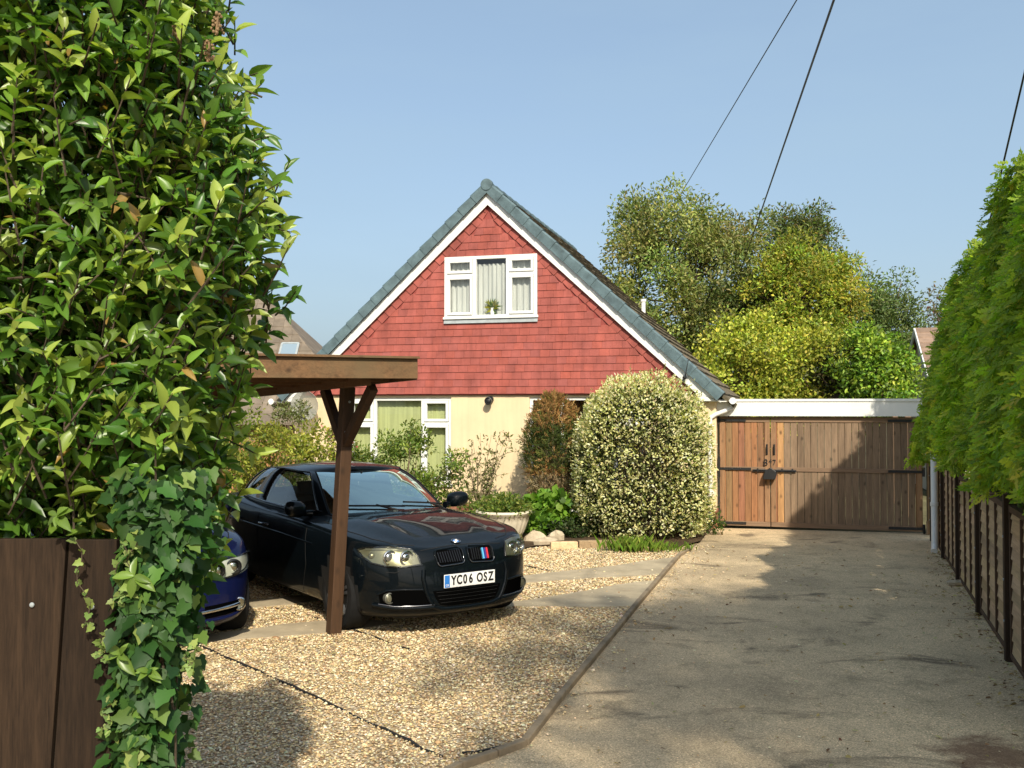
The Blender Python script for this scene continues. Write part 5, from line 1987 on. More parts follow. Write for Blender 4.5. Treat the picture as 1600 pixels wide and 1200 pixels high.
def cyl(a, b, r, n):
    a, b = Vector(a), Vector(b)
    d = (b - a).normalized()
    s = d.cross(Vector((0, 0, 1))).normalized(); u = s.cross(d)
    vs = [a + (s * math.cos(2 * math.pi * k / n) + u * math.sin(2 * math.pi * k / n)) * r for k in range(n)] + [b + (s * math.cos(2 * math.pi * k / n) + u * math.sin(2 * math.pi * k / n)) * r for k in range(n)]
    fs = [tuple(range(n - 1, -1, -1)), tuple(range(n, 2 * n))] + [(k, (k + 1) % n, n + (k + 1) % n, n + k) for k in range(n)]
    return vs, fs
def place_car(name, label, plate, yaw, paint, style):
    """plate: where the centre of the front plate stands; yaw: heading to the right of the camera"""
    f = Vector((math.sin(yaw), -math.cos(yaw), 0))
    o = Vector((plate[0], plate[1], 0)) - f * 2.26
    t = thing(name, label, 'car', o, math.atan2(f.y, f.x))
    car(t, paint, style)
    return t
place_car('saloon_car', 'black four-door saloon car with plate YC06 OSZ and striped grille', (-.375, 8.52), R(35), M['paint_black'], 'black')
place_car('saloon_car', 'dark blue car under the carport, mostly hidden behind the laurel', (-2.80, 7.62), R(29), M['paint_blue'], 'blue')
# ================================================================ planting
LM = {}
LM['laurel'] = leafmat('laurel leaf', .36, .34, .5)
LM['ivy'] = leafmat('ivy leaf', .5, .2, .22)
LM['soft'] = leafmat('soft leaf', .55, .38, .3)
LM['dry'] = leafmat('dry leaf', .8, .2, .15)
LM['far'] = leafmat('tree leaf', .5, .33, .35)
LM['conifer'] = leafmat('hedge leaf', .5, .58, .3)

# ---------------------------------------------------------------- laurel with ivy, front left
def laurel():
    rng = np.random.default_rng(21)
    t = thing('laurel_hedge', 'tall glossy laurel hedge rising over the dark board fence', 'hedge', (-1.1, 2.6, 0))
    # silhouette: right-hand edge by height (x at depth 2.45)
    zz = [1.42, 1.55, 1.65, 1.9, 2.05, 2.25, 2.4, 2.6, 2.8, 3.1, 3.8]
    xe = [-.93, -.90, -.86, -.835, -.79, -.73, -.70, -.72, -.78, -.86, -1.0]
    nS = 4300
    z = rng.uniform(1.40, 3.2, nS)
    right = np.interp(z, zz, xe) + rng.normal(0, .025, nS)
    x = right - np.abs(rng.beta(.9, 1.25, nS)) * 1.75 + .0
    y = 2.30 + rng.beta(1.0, 1.6, nS) * .85
    keep = ~((z < 1.74) & (y < 2.50) & (x < -.90)) & ~((z < 1.7) & (y < 2.36) & (rng.uniform(size=nS) < .6))
    x, y, z, right = x[keep], y[keep], z[keep], right[keep]
    n = len(x)
    P, Dv, Nv, Ln, Wd, C = [], [], [], [], [], []
    st = MB()
    pal = [((.090, .185, .024), 4), ((.055, .130, .020), 3), ((.145, .255, .034), 2.8), ((.25, .34, .055), 1.5)]
    for i in range(n):
        edge = right[i] - x[i]
        out = Vector((max(0, .5 - edge) * 1.3 + rng.normal(0, .35), -.75 + rng.normal(0, .4), .55 + rng.normal(0, .45))).normalized()
        p0 = Vector((x[i], y[i], z[i])) - out * .10
        Ls = rng.uniform(.09, .19)
        nl = rng.integers(5, 9)
        bend = Vector((0, 0, rng.uniform(-.03, .05)))
        st.tube([p0, p0 + out * Ls * .5 + bend * .3, p0 + out * Ls + bend], [.0032, .0026, .0016], 5)
        sideA = out.orthogonal().normalized()
        ph0 = rng.uniform(0, 6.28)
        young = rng.uniform() < .28
        base = palette(rng, 1, pal, .12)[0]
        for k in range(nl):
            f = (k + .6) / nl
            q = p0 + out * Ls * f + bend * f
            an = ph0 + k * 2.4
            rad = (Matrix.Rotation(an, 3, out) @ sideA)
            d = (rad * (1.0 - .45 * f) + out * (.45 + .5 * f) + Vector((0, 0, -.10))).normalized()
            L = rng.uniform(.046, .088) * (1.0 if f < .8 else .72)
            nn = (out * .65 + Vector((0, -.30, .55)) - d * .2 + Vector(rng.normal(0, .22, 3))).normalized()
            c = base * rng.normal(1, .12)
            if young and f > .55: c = np.array([.29, .37, .065]) * rng.normal(1, .12)
            if rng.uniform() < .012: c = np.array([.34, .22, .06])
            P.append(q); Dv.append(d); Nv.append(nn); Ln.append(L); Wd.append(L * rng.uniform(.31, .42)); C.append(np.clip(c, .004, .8))
    # main stems
    for k in range(11):
        x0 = -1.10 - .15 * k + rng.normal(0, .03); y0 = 2.62 + rng.uniform(-.1, .2)
        pts = [Vector((x0, y0, 0)), Vector((x0 + rng.normal(0, .05), y0, 1.2)), Vector((x0 + rng.normal(.03, .1), y0 + rng.normal(0, .08), 2.2)), Vector((x0 + rng.normal(.05, .15), y0 + rng.normal(0, .1), 3.5))]
        st.tube(pts, [.022, .018, .012, .004], 7)
        for j in range(7):
            a = pts[1].lerp(pts[3], rng.uniform(0, .9))
            e = a + Vector((rng.normal(.05, .22), rng.normal(-.12, .16), rng.uniform(.1, .4)))
            st.tube([a, a.lerp(e, .5) + Vector((0, 0, -.03)), e], [.008, .006, .003], 5)
    st.build('stem', M['bark'], t, world=True, smooth=50)
    leaves('foliage', np.array([tuple(p) for p in P]), np.array([tuple(p) for p in Dv]), np.array([tuple(p) for p in Nv]), np.array(Ln), np.array(Wd), np.array(C), LM['laurel'], 'laurel', t)
    # brown spent flower spikes
    spm = plain('spent flower', (.25, .16, .08), .9)
    for (px, py) in ((277, 45), (325, 72), (338, 30)):
        b = D(px, py + 25, 2.36)
        sp = MB()
        sp.tube([b, b + Vector((.005, -.005, .05))], [.004, .002], 5)
        for k in range(26):
            q = b + Vector((rng.normal(0, .006), rng.normal(0, .006), .05 * k / 26 + .005))
            sp.sphere(q, .0042, 6, 4)
        sp.build('flower_spike', spm, t, world=True)
    return t
LAUREL = laurel()
def ivy():
    rng = np.random.default_rng(5)
    t = thing('ivy_plant', 'ivy climbing up the end of the dark board fence into the laurel', 'ivy', (-.92, 2.3, 0))
    n = 1900
    z = rng.uniform(.55, 1.80, n) ** 1.0
    ctr = np.interp(z, [.5, .9, 1.1, 1.4, 1.55, 1.7, 1.8], [-.88, -.88, -.877, -.862, -.85, -.83, -.83])
    hw = np.interp(z, [.5, .9, 1.1, 1.4, 1.55, 1.7, 1.8], [.045, .05, .052, .064, .07, .09, .09])
    q = rng.uniform(-1, 1, n)
    x = ctr + hw * q + rng.normal(0, .014, n)
    front = rng.uniform(size=n) < .6
    y = np.where(front, 2.27 + .06 * q ** 2 + rng.normal(0, .015, n), 2.30 + rng.uniform(0, .28, n))
    P = np.stack([x, y, z], 1)
    out = np.stack([q * .7, -np.ones(n) * .9, rng.normal(.2, .3, n)], 1)
    d = np.stack([rng.normal(0, .6, n) + q * .5, -.35 + rng.normal(0, .25, n), -.75 + rng.normal(0, .4, n)], 1)
    nn = unit(unit(out) + rng.normal(0, .35, (n, 3)) + np.array([0, 0, .35]))
    cols = palette(rng, n, [((.020, .058, .012), 5), ((.034, .085, .016), 4), ((.09, .16, .03), 1.1), ((.18, .24, .06), .3)], .15)
    L = rng.uniform(.026, .052, n)
    lv = (P, d, nn, L, L * .9, cols)
    st = MB()
    PP, DD, NN, LL, CC = [P], [d], [nn], [L], [cols]
    # hanging runners with small pale leaves
    for (px, py, ln) in ((118, 845, .19), (192, 850, .13), (165, 990, .05), (172, 1090, .07), (210, 830, .14), (300, 1010, .05)):
        a = D(px, py, 2.255)
        pts = [a + Vector((.012 * math.sin(k * 1.3) + .004 * k * (1 if px < 150 else -.4), 0, -ln * k / 8)) for k in range(9)]
        pts.append(pts[-1] + Vector((.02, -.004, -.004)))
        st.tube(pts, .0012, 5)
        for k, p in enumerate(pts):
            for j in range(2):
                PP.append(np.array([tuple(p)])); DD.append(rng.normal(0, 1, (1, 3)) + [[0, -.3, -.4]]); NN.append(np.array([[0, -1, .4]]) + rng.normal(0, .3, (1, 3)))
                LL.append(np.array([rng.uniform(.012, .022)])); CC.append(palette(rng, 1, [((.20, .25, .07), 1), ((.13, .19, .05), 1)]))
    for k in range(14):
        x0 = rng.uniform(-.92, -.80)
        pts = [Vector((x0 + .03 * math.sin(j * .9 + k), 2.325 + .02 * (k % 3), .3 + j * .15)) for j in range(10)]
        st.tube(pts, .003, 5)
    st.build('stem', M['bark'], t, world=True)
    L = np.concatenate(LL)
    leaves('foliage', np.concatenate(PP), np.concatenate(DD), np.concatenate(NN), L, L * .92, np.concatenate(CC), LM['ivy'], 'ivy', t)
ivy()
def sprig(t):
    """young laurel shoots standing out of the ivy on the fence edge"""
    rng = np.random.default_rng(8)
    for (px, py) in ((188, 1022), (232, 1050), (210, 900), (90, 806)):
        P, Dv, Nv, L, C = [], [], [], [], []
        b = D(px, py, 2.24)
        for k in range(7):
            a = k * 1.1 + rng.uniform(0, .5)
            d = Vector((math.cos(a) + rng.normal(0, .25), -.45 + rng.normal(0, .3), math.sin(a) * .8 - .15 + rng.normal(0, .3)))
            P.append(tuple(b)); Dv.append(tuple(d)); Nv.append((rng.normal(0, .2), -.8, .5)); L.append(rng.uniform(.022, .062)); C.append(np.array([.15, .24, .04]) * rng.normal(1, .15))
        leaves('young_shoot', np.array(P), np.array(Dv), np.array(Nv), np.array(L), np.array(L) * .42, np.clip(np.array(C), .01, .8), LM['laurel'], 'laurel', t)
sprig(LAUREL)

# ---------------------------------------------------------------- tall hedge on the right
def right_hedge():
    rng = np.random.default_rng(31)
    t = thing('tall_hedge', 'tall bright green feathery hedge overhanging the lap fence', 'hedge', (5.2, 10.2, 0))
    nrmL = Vector((-FD.y, FD.x, 0))                    # points to the drive
    n = 26000
    s = rng.uniform(-3.4, 6.3, n)                       # along the fence from FA
    z = rng.uniform(1.02, 4.0, n)
    zt = 3.86 - .20 * np.clip(s - 1.5, 0, 9) * .35 + .22 * np.sin(s * 2.1) * .5 + .10 * np.sin(s * 5.3)
    zb = 1.52 + .08 * np.sin(s * 1.7) + .08 * np.sin(s * 4.1)
    zb = zb + np.clip((s - 4.6) * .45, 0, .8)
    # batter: the face leans back towards the top; bulges
    t_ = (z - 1.1) / 2.9
    face = .34 + .14 * np.sin(s * 1.3 + 1) * np.sin(z * 2.0) + .08 * np.sin(s * 3.7 + z * 3) - .62 * np.clip(t_, 0, 1.1) ** 1.5 - .30 * np.clip(.35 - t_, 0, 1)
    end = np.clip((s - 4.9) / 1.4, 0, 1)
    face = face + .02 * end - np.clip(t_, 0, 1) * .5 * end
    dep = np.abs(rng.normal(0, .16, n))
    off = face - dep
    keep = (z < zt) & (z > zb - .1 * rng.uniform(size=n))
    s, z, off, dep = s[keep], z[keep], off[keep], dep[keep]
    # top skin
    m_ = 5000
    s2 = rng.uniform(-3.4, 6.3, m_); zt2 = 3.86 - .07 * np.clip(s2 - 1.5, 0, 9) + .11 * np.sin(s2 * 2.1) + .10 * np.sin(s2 * 5.3)
    off2 = rng.uniform(-.75, -.15, m_)
    z2 = zt2 - np.abs(rng.normal(0, .1, m_)) + .1 * np.sin(off2 * 5)
    # far end face
    m3 = 6500
    z3 = rng.uniform(1.2, 3.6, m3); off3 = rng.uniform(-1.3, .40, m3) - .55 * np.clip((z3 - 1.1) / 2.9, 0, 1) ** 1.3 * 0
    lim = .40 - .95 * np.clip((z3 - 1.1) / 2.9, 0, 1.1) ** 1.3
    k3 = off3 < lim
    z3, off3 = z3[k3], off3[k3]
    s3 = 6.35 + rng.normal(0, .12, len(z3)) - .25 * ((z3 - 1.2) / 2.6) ** 2
    # near end and the side turned away from the drive
    m5 = 3000
    z5 = rng.uniform(1.2, 3.85, m5); s5 = -3.45 + rng.normal(0, .12, m5) + .12 * np.sin(z5 * 3)
    off5 = rng.uniform(-.85, .40, m5) - .45 * np.clip((z5 - 1.1) / 2.8, 0, 1)
    m6 = 5200
    s6 = rng.uniform(-3.5, 6.3, m6); z6 = rng.uniform(.35, 3.75, m6)
    off6 = -.82 - .12 * np.sin(s6 * 1.9) - np.abs(rng.normal(0, .10, m6))
    S = np.concatenate([s, s2, s3, s5, s6]); Z = np.concatenate([z, z2, z3, z5, z6]); O = np.concatenate([off, off2, off3, off5, off6])
    P = np.array(FA)[None] + S[:, None] * np.array(FD)[None] + O[:, None] * np.array(nrmL)[None]
    P[:, 2] = Z
    out = np.tile(np.array(nrmL), (len(S), 1))
    out[len(s):len(s) + m_] = (0, 0, 1)
    k3_ = len(s) + m_ + len(s3)
    out[len(s) + m_:k3_] = np.array(FD)
    out[k3_:k3_ + m5] = -np.array(FD)
    out[k3_ + m5:] = -np.array(nrmL)
    N_ = len(S)
    d = unit(out * .7 + rng.normal(0, .5, (N_, 3)) + np.array([0, 0, -.35]))
    nn = unit(out * .8 + np.array([0, -.25, .65]) + rng.normal(0, .4, (N_, 3)))
    # patches of colour wander along the hedge
    w = lump(P * np.array([1, 1, 1.2]), 3, 1, 2.2)
    cols = palette(rng, N_, [((.27, .38, .042), 4), ((.18, .29, .03), 4), ((.36, .45, .06), 2.4), ((.46, .44, .08), .5)], .15)
    cols *= (1.15 + .25 * w)[:, None]
    leaves('foliage', P, d, nn, rng.uniform(.09, .15, N_), rng.uniform(.09, .15, N_), np.clip(cols, .004, .8), LM['conifer'], 'spray', t)
    # dark inner mass of twigs
    st = MB()
    for k in range(26):
        s_ = -3.2 + k * .37
        b = FA + FD * s_ + nrmL * (-.42 + rng.normal(0, .06))
        st.tube([b, b + Vector((rng.normal(0, .05), rng.normal(0, .05), 1.8)), b + Vector((rng.normal(0, .06), rng.normal(0, .06), 3.3))], [.05, .035, .01], 6)
        for j in range(14):
            a = b + Vector((0, 0, rng.uniform(.9, 3.3)))
            e = a + nrmL * rng.uniform(.05, .30) + FD * rng.normal(0, .25) + Vector((0, 0, rng.uniform(-.1, .3)))
            st.tube([a, e], [.012, .004], 5)
    st.build('stem', M['bark'], t, world=True)
    # older inner leaf litter keeps daylight out of the middle
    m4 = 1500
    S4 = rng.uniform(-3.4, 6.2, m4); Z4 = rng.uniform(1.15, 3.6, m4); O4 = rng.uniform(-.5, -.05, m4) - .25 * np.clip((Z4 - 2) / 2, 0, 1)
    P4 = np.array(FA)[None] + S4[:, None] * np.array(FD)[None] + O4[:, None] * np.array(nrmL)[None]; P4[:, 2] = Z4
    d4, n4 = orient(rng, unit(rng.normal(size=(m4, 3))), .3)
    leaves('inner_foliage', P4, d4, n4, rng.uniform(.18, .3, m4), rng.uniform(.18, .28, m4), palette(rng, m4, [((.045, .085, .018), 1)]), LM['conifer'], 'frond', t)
right_hedge()

# ---------------------------------------------------------------- variegated bush by the house
def bush_surface(rng, c, r, n, depth=.12, bottom=.05, seed=1, amp=.06):
    q = unit(rng.normal(size=(int(n * 1.35), 3)))
    q = q[q[:, 2] > -.75][:n]
    k = 1 + lump(q * 2.6, seed, amp) + lump(q * 8, seed + 1, amp * .35)
    e = np.array(r)
    # squarish barrel: pull the superellipsoid out at the flanks
    p = .86
    qs = np.sign(q) * np.abs(q) ** p
    qs = qs / (np.sum(np.abs(qs) ** 2.6, axis=1, keepdims=True)) ** (1 / 2.6)
    P = np.array(c) + qs * e * k[:, None] * (1 - np.abs(rng.normal(0, depth, (len(q), 1))))
    g = P[:, 2] > bottom
    return P[g], unit(q / e)[g]
def variegated():
    rng = np.random.default_rng(77)
    bc = Vector((1.98, 14.95, 0))
    t = thing('variegated_bush', 'big rounded cream and green variegated bush at the house corner', 'bush', bc)
    P, O = bush_surface(rng, (1.98, 14.95, 1.08), (1.05, .98, 1.40), 20000, .10, .06, 4, .075)
    n = len(P)
    d = unit(O * .8 + rng.normal(0, .65, (n, 3)) + np.array([0, 0, .35]))
    nn = unit(O * .55 + np.array([0, 0, .55]) + rng.normal(0, .5, (n, 3)))
    # hollows, and shoots that have outgrown the last clipping
    hol = lump(P, 17, 1, 3.0)
    cen_ = np.array([1.98, 14.95, 1.0])
    P = P - (P - cen_) * np.clip(hol - .55, 0, 1)[:, None] * .35
    sh = []
    for k in range(70):
        i = rng.integers(0, n)
        b = P[i]; dd = O[i] * .6 + np.array([0, 0, .8]); dd /= np.linalg.norm(dd)
        for j in range(9): sh.append((b + dd * .02 * j + rng.normal(0, .008, 3), O[i]))
    P = np.concatenate([P, np.array([a for a, b in sh])]); O = np.concatenate([O, np.array([b for a, b in sh])])
    n = len(P)
    d = unit(O * .8 + rng.normal(0, .65, (n, 3)) + np.array([0, 0, .35]))
    nn = unit(O * .55 + np.array([0, 0, .55]) + rng.normal(0, .5, (n, 3)))
    w = lump(P, 9, 1, 9.0)
    cols = palette(rng, n, [((.64, .60, .31), 4), ((.50, .49, .21), 3), ((.28, .31, .10), 1.8), ((.74, .71, .46), 2.6), ((.13, .16, .05), 1.2)], .15)
    cols *= (1.12 + .22 * w)[:, None]
    leaves('foliage', P, d, nn, rng.uniform(.032, .060, n), rng.uniform(.02, .034, n), np.clip(cols, .01, .85), LM['soft'], 'oval', t)
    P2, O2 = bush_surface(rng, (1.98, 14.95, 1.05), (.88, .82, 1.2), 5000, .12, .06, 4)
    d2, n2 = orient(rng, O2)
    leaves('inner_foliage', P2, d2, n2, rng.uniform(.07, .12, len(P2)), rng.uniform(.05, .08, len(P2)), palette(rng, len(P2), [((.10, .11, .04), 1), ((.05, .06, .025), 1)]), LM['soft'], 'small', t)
    st = MB()
    for k in range(60):
        a = rng.uniform(0, 6.28)
        e = Vector((1.98 + math.cos(a) * .8 * rng.uniform(.3, 1), 14.95 + math.sin(a) * .8 * rng.uniform(.3, 1), rng.uniform(.4, 2.2)))
        st.tube([Vector((1.98 + .1 * math.cos(a), 14.95 + .1 * math.sin(a), 0)), (Vector((1.98, 14.95, .5)) + e) / 2, e], [.02, .012, .004], 5)
    st.build('stem', M['bark'], t, world=True)
variegated()

# ---------------------------------------------------------------- half dead conifer against the wall
def brown_conifer():
    rng = np.random.default_rng(41)
    c0 = Vector((.66, 15.75, 0))
    t = thing('dying_conifer', 'narrow half dead conifer with brown top and green middle by the window', 'conifer', c0)
    n = 5200
    z = rng.uniform(.18, 2.12, n)
    R_ = np.interp(z, [.1, .4, .8, 1.3, 1.7, 1.95, 2.12], [.30, .36, .38, .44, .40, .27, .07])
    a = rng.uniform(0, 6.28, n)
    R_ = R_ * (1 + .13 * np.sin(a * 3 + z * 4) + .08 * np.sin(a * 7 - z * 9))
    rr = R_ * (1 - np.abs(rng.normal(0, .16, n)))
    P = np.stack([c0.x + rr * np.cos(a), c0.y + rr * np.sin(a) * .9, z], 1)
    O = np.stack([np.cos(a), np.sin(a), np.full(n, .2)], 1)
    g = np.clip((z - .85) / .2, 0, 1) * np.clip((1.78 - z) / .25, 0, 1) + .25 * lump(P, 6, 1, 4)
    green = rng.uniform(size=n) < np.clip(g, .03, .92)
    cg = palette(rng, n, [((.07, .095, .022), 2), ((.045, .065, .018), 2), ((.11, .12, .03), 1)])
    cb = palette(rng, n, [((.27, .145, .05), 3), ((.34, .21, .08), 2), ((.17, .10, .035), 1.5), ((.12, .12, .03), 1)])
    cs = palette(rng, n, [((.33, .25, .14), 2), ((.26, .19, .10), 2), ((.20, .16, .09), 1)])
    cols = np.where(green[:, None], cg, np.where((z < .85)[:, None], cs, cb))
    d = unit(O * .5 + np.array([0, 0, .55]) + rng.normal(0, .45, (n, 3)))
    nn = unit(O + rng.normal(0, .5, (n, 3)))
    leaves('foliage', P, d, nn, rng.uniform(.09, .16, n), rng.uniform(.05, .09, n), np.clip(cols, .005, .8), LM['dry'], 'frond5', t)
    st = MB()
    st.tube([c0, c0 + Vector((0, 0, 1.9))], [.05, .01], 8)
    for k in range(150):
        a_ = rng.uniform(0, 6.28); z0 = rng.uniform(.1, 1.2)
        e = c0 + Vector((.36 * math.cos(a_), .34 * math.sin(a_), z0 + rng.uniform(.1, .5)))
        st.tube([c0 + Vector((.04 * math.cos(a_), .04 * math.sin(a_), z0)), e], [.007, .003], 4)
    st.build('trunk', M['palebark'], t, world=True)
brown_conifer()

# ---------------------------------------------------------------- open twiggy shrub by the wall, shrubs behind the car
def twig_shrub(name, label, c, h, spread, nst, nleaf, pal, seed, L=(.05, .08), mat='soft', tmpl='small', aspect=.42, stem='palebark', cat='shrub'):
    rng = np.random.default_rng(seed)
    c = Vector(c)
    t = thing(name, label, cat, c)
    st = MB()
    P, Dv = [], []
    for k in range(nst):
        a = rng.uniform(0, 6.28)
        hh = h * rng.uniform(.65, 1.05)
        s_ = spread * rng.uniform(.2, 1)
        pts = [c + Vector((.05 * math.cos(a), .05 * math.sin(a), 0))]
        for j in range(1, 6):
            f = j / 5
            pts.append(c + Vector((s_ * math.cos(a) * f ** 1.3 + rng.normal(0, .025), s_ * math.sin(a) * f ** 1.3 * .7 + rng.normal(0, .025), hh * f)))
        st.tube(pts, [.010, .009, .008, .006, .004, .002], 5)
        for b in range(6):
            f = rng.uniform(.35, 1)
            i = min(4, int(f * 5)); p = pts[i].lerp(pts[i + 1], f * 5 - i)
            e = p + Vector((rng.normal(0, .13), rng.normal(0, .11), rng.uniform(.03, .2)))
            st.tube([p, p.lerp(e, .5) + Vector((0, 0, .02)), e], [.004, .003, .0015], 4)
            for q in range(max(1, nleaf // 6)):
                ff = rng.uniform(.2, 1.05)
                P.append(tuple(p.lerp(e, ff) + Vector(rng.normal(0, .012, 3)))); Dv.append(tuple(unit(rng.normal(0, 1, (1, 3)) + np.array([[0, 0, .1]]))[0]))
    P, Dv = np.array(P), np.array(Dv)
    n = len(P)
    nn = unit(np.array([0, -.3, .8]) + rng.normal(0, .5, (n, 3)))
    Ln = rng.uniform(L[0], L[1], n)
    st.build('stem', M[stem], t, world=True)
    leaves('foliage', P, Dv, nn, Ln, Ln * aspect, palette(rng, n, pal), LM[mat], tmpl, t)
    return t
twig_shrub('twiggy_shrub', 'sparse twiggy shrub with few small leaves against the cream wall', (-.52, 15.6, 0), 1.5, .68, 17, 42, [((.14, .17, .05), 3), ((.20, .20, .07), 2), ((.10, .10, .04), 1)], 12, (.045, .085))
def shrub(name, label, c, r, pal, seed, n=2600, L=.07, W=.04, tmpl='oval', mat='soft', ncl=26, cl=.22, cat='shrub', group=None, lo=.3):
    rng = np.random.default_rng(seed)
    t = thing(name, label, cat, (c[0], c[1], 0), 0, group)
    cs = crown_centers(rng, c, r, ncl, seed, lo)
    P, O, I = clumps(rng, cs, cl * rng.uniform(.6, 1.3, ncl), n // ncl, .9)
    g = P[:, 2] > .03
    P, O, I = P[g], O[g], I[g]
    d, nn = orient(rng, O, .6, .7)
    cols = palette(rng, len(P), pal) * rng.normal(1, .15, (ncl, 1))[I]
    leaves('foliage', P, d, nn, L * rng.uniform(.7, 1.3, len(P)), W * rng.uniform(.7, 1.3, len(P)), np.clip(cols, .005, .8), LM[mat], tmpl, t)
    st = MB()
    for i in range(ncl):
        b = Vector((c[0] + rng.normal(0, .08), c[1] + rng.normal(0, .08), 0)); e = Vector(cs[i])
        st.tube([b, b.lerp(e, .5) + Vector((0, 0, .08)), e], [.012, .008, .003], 5)
    st.build('stem', M['palebark'], t, world=True)
    return t
shrub('leafy_shrub', 'fresh green leafy shrub in front of the green vertical blinds', (-1.68, 14.9, .92), (1.02, .45, .80), [((.14, .21, .035), 4), ((.22, .27, .05), 3), ((.08, .13, .03), 2)], 51, 8200, .062, .030, ncl=58, cl=.2)
shrub('rose_bush', 'loose pink-tinged rose bush at the carport post by the cream wall', (-2.75, 15.2, 1.0), (.36, .35, .85), [((.16, .20, .05), 3), ((.30, .16, .10), 1.6), ((.22, .24, .07), 2), ((.50, .15, .17), .35)], 52, 1700, .055, .03, ncl=24, cl=.17)
shrub('golden_shrub', 'golden green dense shrub above the roof of the black car', (-3.45, 14.6, .95), (.95, .6, .92), [((.24, .26, .035), 4), ((.30, .30, .05), 3), ((.14, .18, .03), 2)], 53, 5200, .06, .034, ncl=40, cl=.24)
shrub('bushy_shrub', 'taller light green shrub between the laurel and the carport post', (-4.75, 15.6, 1.2), (.95, .7, 1.0), [((.17, .23, .03), 4), ((.26, .30, .05), 3), ((.10, .15, .03), 2)], 54, 6000, .065, .036, ncl=44, cl=.27)
shrub('wall_climber', 'small grey-green climber on thin stems by the satellite dish', (-3.72, 16.6, 1.75), (.32, .2, .38), [((.20, .22, .09), 3), ((.14, .16, .06), 2)], 55, 520, .07, .028, ncl=12, cl=.14)
shrub('low_green_plant', 'clump of bright low green leaves in front of the dying conifer', (.52, 15.05, .28), (.46, .32, .28), [((.13, .26, .028), 4), ((.20, .34, .04), 3), ((.07, .15, .02), 2)], 56, 900, .14, .12, ncl=22, cl=.15, cat='plant')
shrub('low_dark_plant', 'dark low ground plant between the conifer and the variegated bush', (1.0, 14.75, .12), (.42, .25, .13), [((.035, .06, .018), 3), ((.06, .09, .025), 2)], 57, 1500, .045, .03, ncl=18, cl=.11, cat='plant')
shrub('border_plant', 'low green border plants below the brick plinth behind the bonnet', (-.35, 15.3, .26), (.85, .3, .24), [((.12, .19, .03), 3), ((.19, .25, .05), 2), ((.26, .22, .08), 1)], 58, 2600, .06, .03, ncl=34, cl=.15, cat='plant')
shrub('corner_plant', 'dark green plant at the foot of the house corner beside the gates', (2.92, 15.15, .3), (.28, .3, .34), [((.05, .09, .02), 3), ((.10, .15, .03), 2), ((.25, .16, .07), .6)], 59, 900, .06, .03, ncl=14, cl=.15, cat='plant')
# grass tuft below the bush
def tuft(label, c, n, h, seed, sp=.16):
    rng = np.random.default_rng(seed)
    t = thing('grass_tuft', label, 'grass tuft', c)
    a = rng.uniform(0, 6.28, n)
    P = np.stack([c[0] + rng.normal(0, sp, n), c[1] + rng.normal(0, sp * .5, n), np.full(n, .01)], 1)
    d = np.stack([np.cos(a) * .45, np.sin(a) * .45, np.ones(n)], 1)
    nn = np.stack([-np.cos(a), -np.sin(a), np.full(n, .4)], 1)
    leaves('blade', P, d, nn, h * rng.uniform(.5, 1.1, n), .016 * rng.uniform(.7, 1.2, n), palette(rng, n, [((.16, .26, .03), 3), ((.26, .30, .06), 1.4)]), LM['soft'], 'small', t)
tuft('bright grass tuft growing at the foot of the variegated bush', G(985, 862), 260, .24, 61)
tuft('small weedy grass tuft where the bush meets the kerb', G(1035, 862), 150, .15, 62, .2)
# plant in the vase
def flowers():
    rng = np.random.default_rng(3)
    n = 60
    q = unit(rng.normal(size=(n, 3)) + np.array([0, -.2, .9]))
    P = np.tile(np.array([.06, -.03, WZ0 + .17]), (n, 1)) + rng.normal(0, .008, (n, 3))
    q[:, 1] *= .25
    L = rng.uniform(.08, .2, n)
    leaves('flower', P, q, unit(rng.normal(0, .4, (n, 3)) + np.array([0, -1, .2])), L, L * .2, palette(rng, n, [((.30, .30, .04), 2), ((.10, .18, .03), 2), ((.05, .25, .30), .3)]), LM['soft'], 'small', vase, world=False)
flowers()

# ---------------------------------------------------------------- pot, stones, chair behind the bush
pt = thing('planter_pot', 'round fluted cream planter pot with green plants by the car', 'planter', (-.12, 14.35, 0))
m = MB()
prof = [(.0, .0), (.19, .0), (.22, .03), (.30, .15), (.355, .30), (.37, .38), (.40, .40), (.415, .43), (.40, .455), (.365, .455), (.35, .40), (0, .38)]
m.lathe(prof, 96, (0, 0, 0), 'z', lambda a, i: 1 + (.022 * math.cos(a * 24) if 2 <= i <= 5 else 0))
m.build('pot', M['pot'], pt, smooth=50)
m = MB(); m.tube([(0, 0, .385), (0, 0, .41)], .34, 28); m.build('soil', M['soil'], pt)
def potplant():
    rng = np.random.default_rng(70)
    n = 1700
    q = unit(rng.normal(size=(n, 3))); q[:, 2] = np.abs(q[:, 2])
    r = rng.uniform(.1, 1, (n, 1)) ** .5
    P = np.array([-.12, 14.35, .40]) + q * r * np.array([.43, .42, .30])
    d, nn = orient(rng, q, .7)
    leaves('foliage', P, d, nn, rng.uniform(.04, .09, n), rng.uniform(.015, .035, n), palette(rng, n, [((.15, .22, .035), 3), ((.24, .27, .06), 2), ((.08, .13, .03), 2)]), LM['soft'], 'small', pt)
potplant()
stones = [(836, 848, .16, .11, .09, 'rounded tan edging stone right beside the cream planter'), (851, 853, .17, .10, .07, 'low flat edging stone between the planter and the tilted pale block'),
          (868, 848, .13, .09, .10, 'pale angular edging stone leaning behind the low flat one')]
for i, (px, py, a, b, c, lab) in enumerate(stones):
    p = G(px, py)
    s_ = thing('edging_stone', lab, 'stone', p, .3 * i, 'edging stones of the flower bed')
    m = MB(); m.rock((0, 0, c * .7), (a, b, c), 30 + i); m.build('rock', M['stone'], s_, smooth=35)
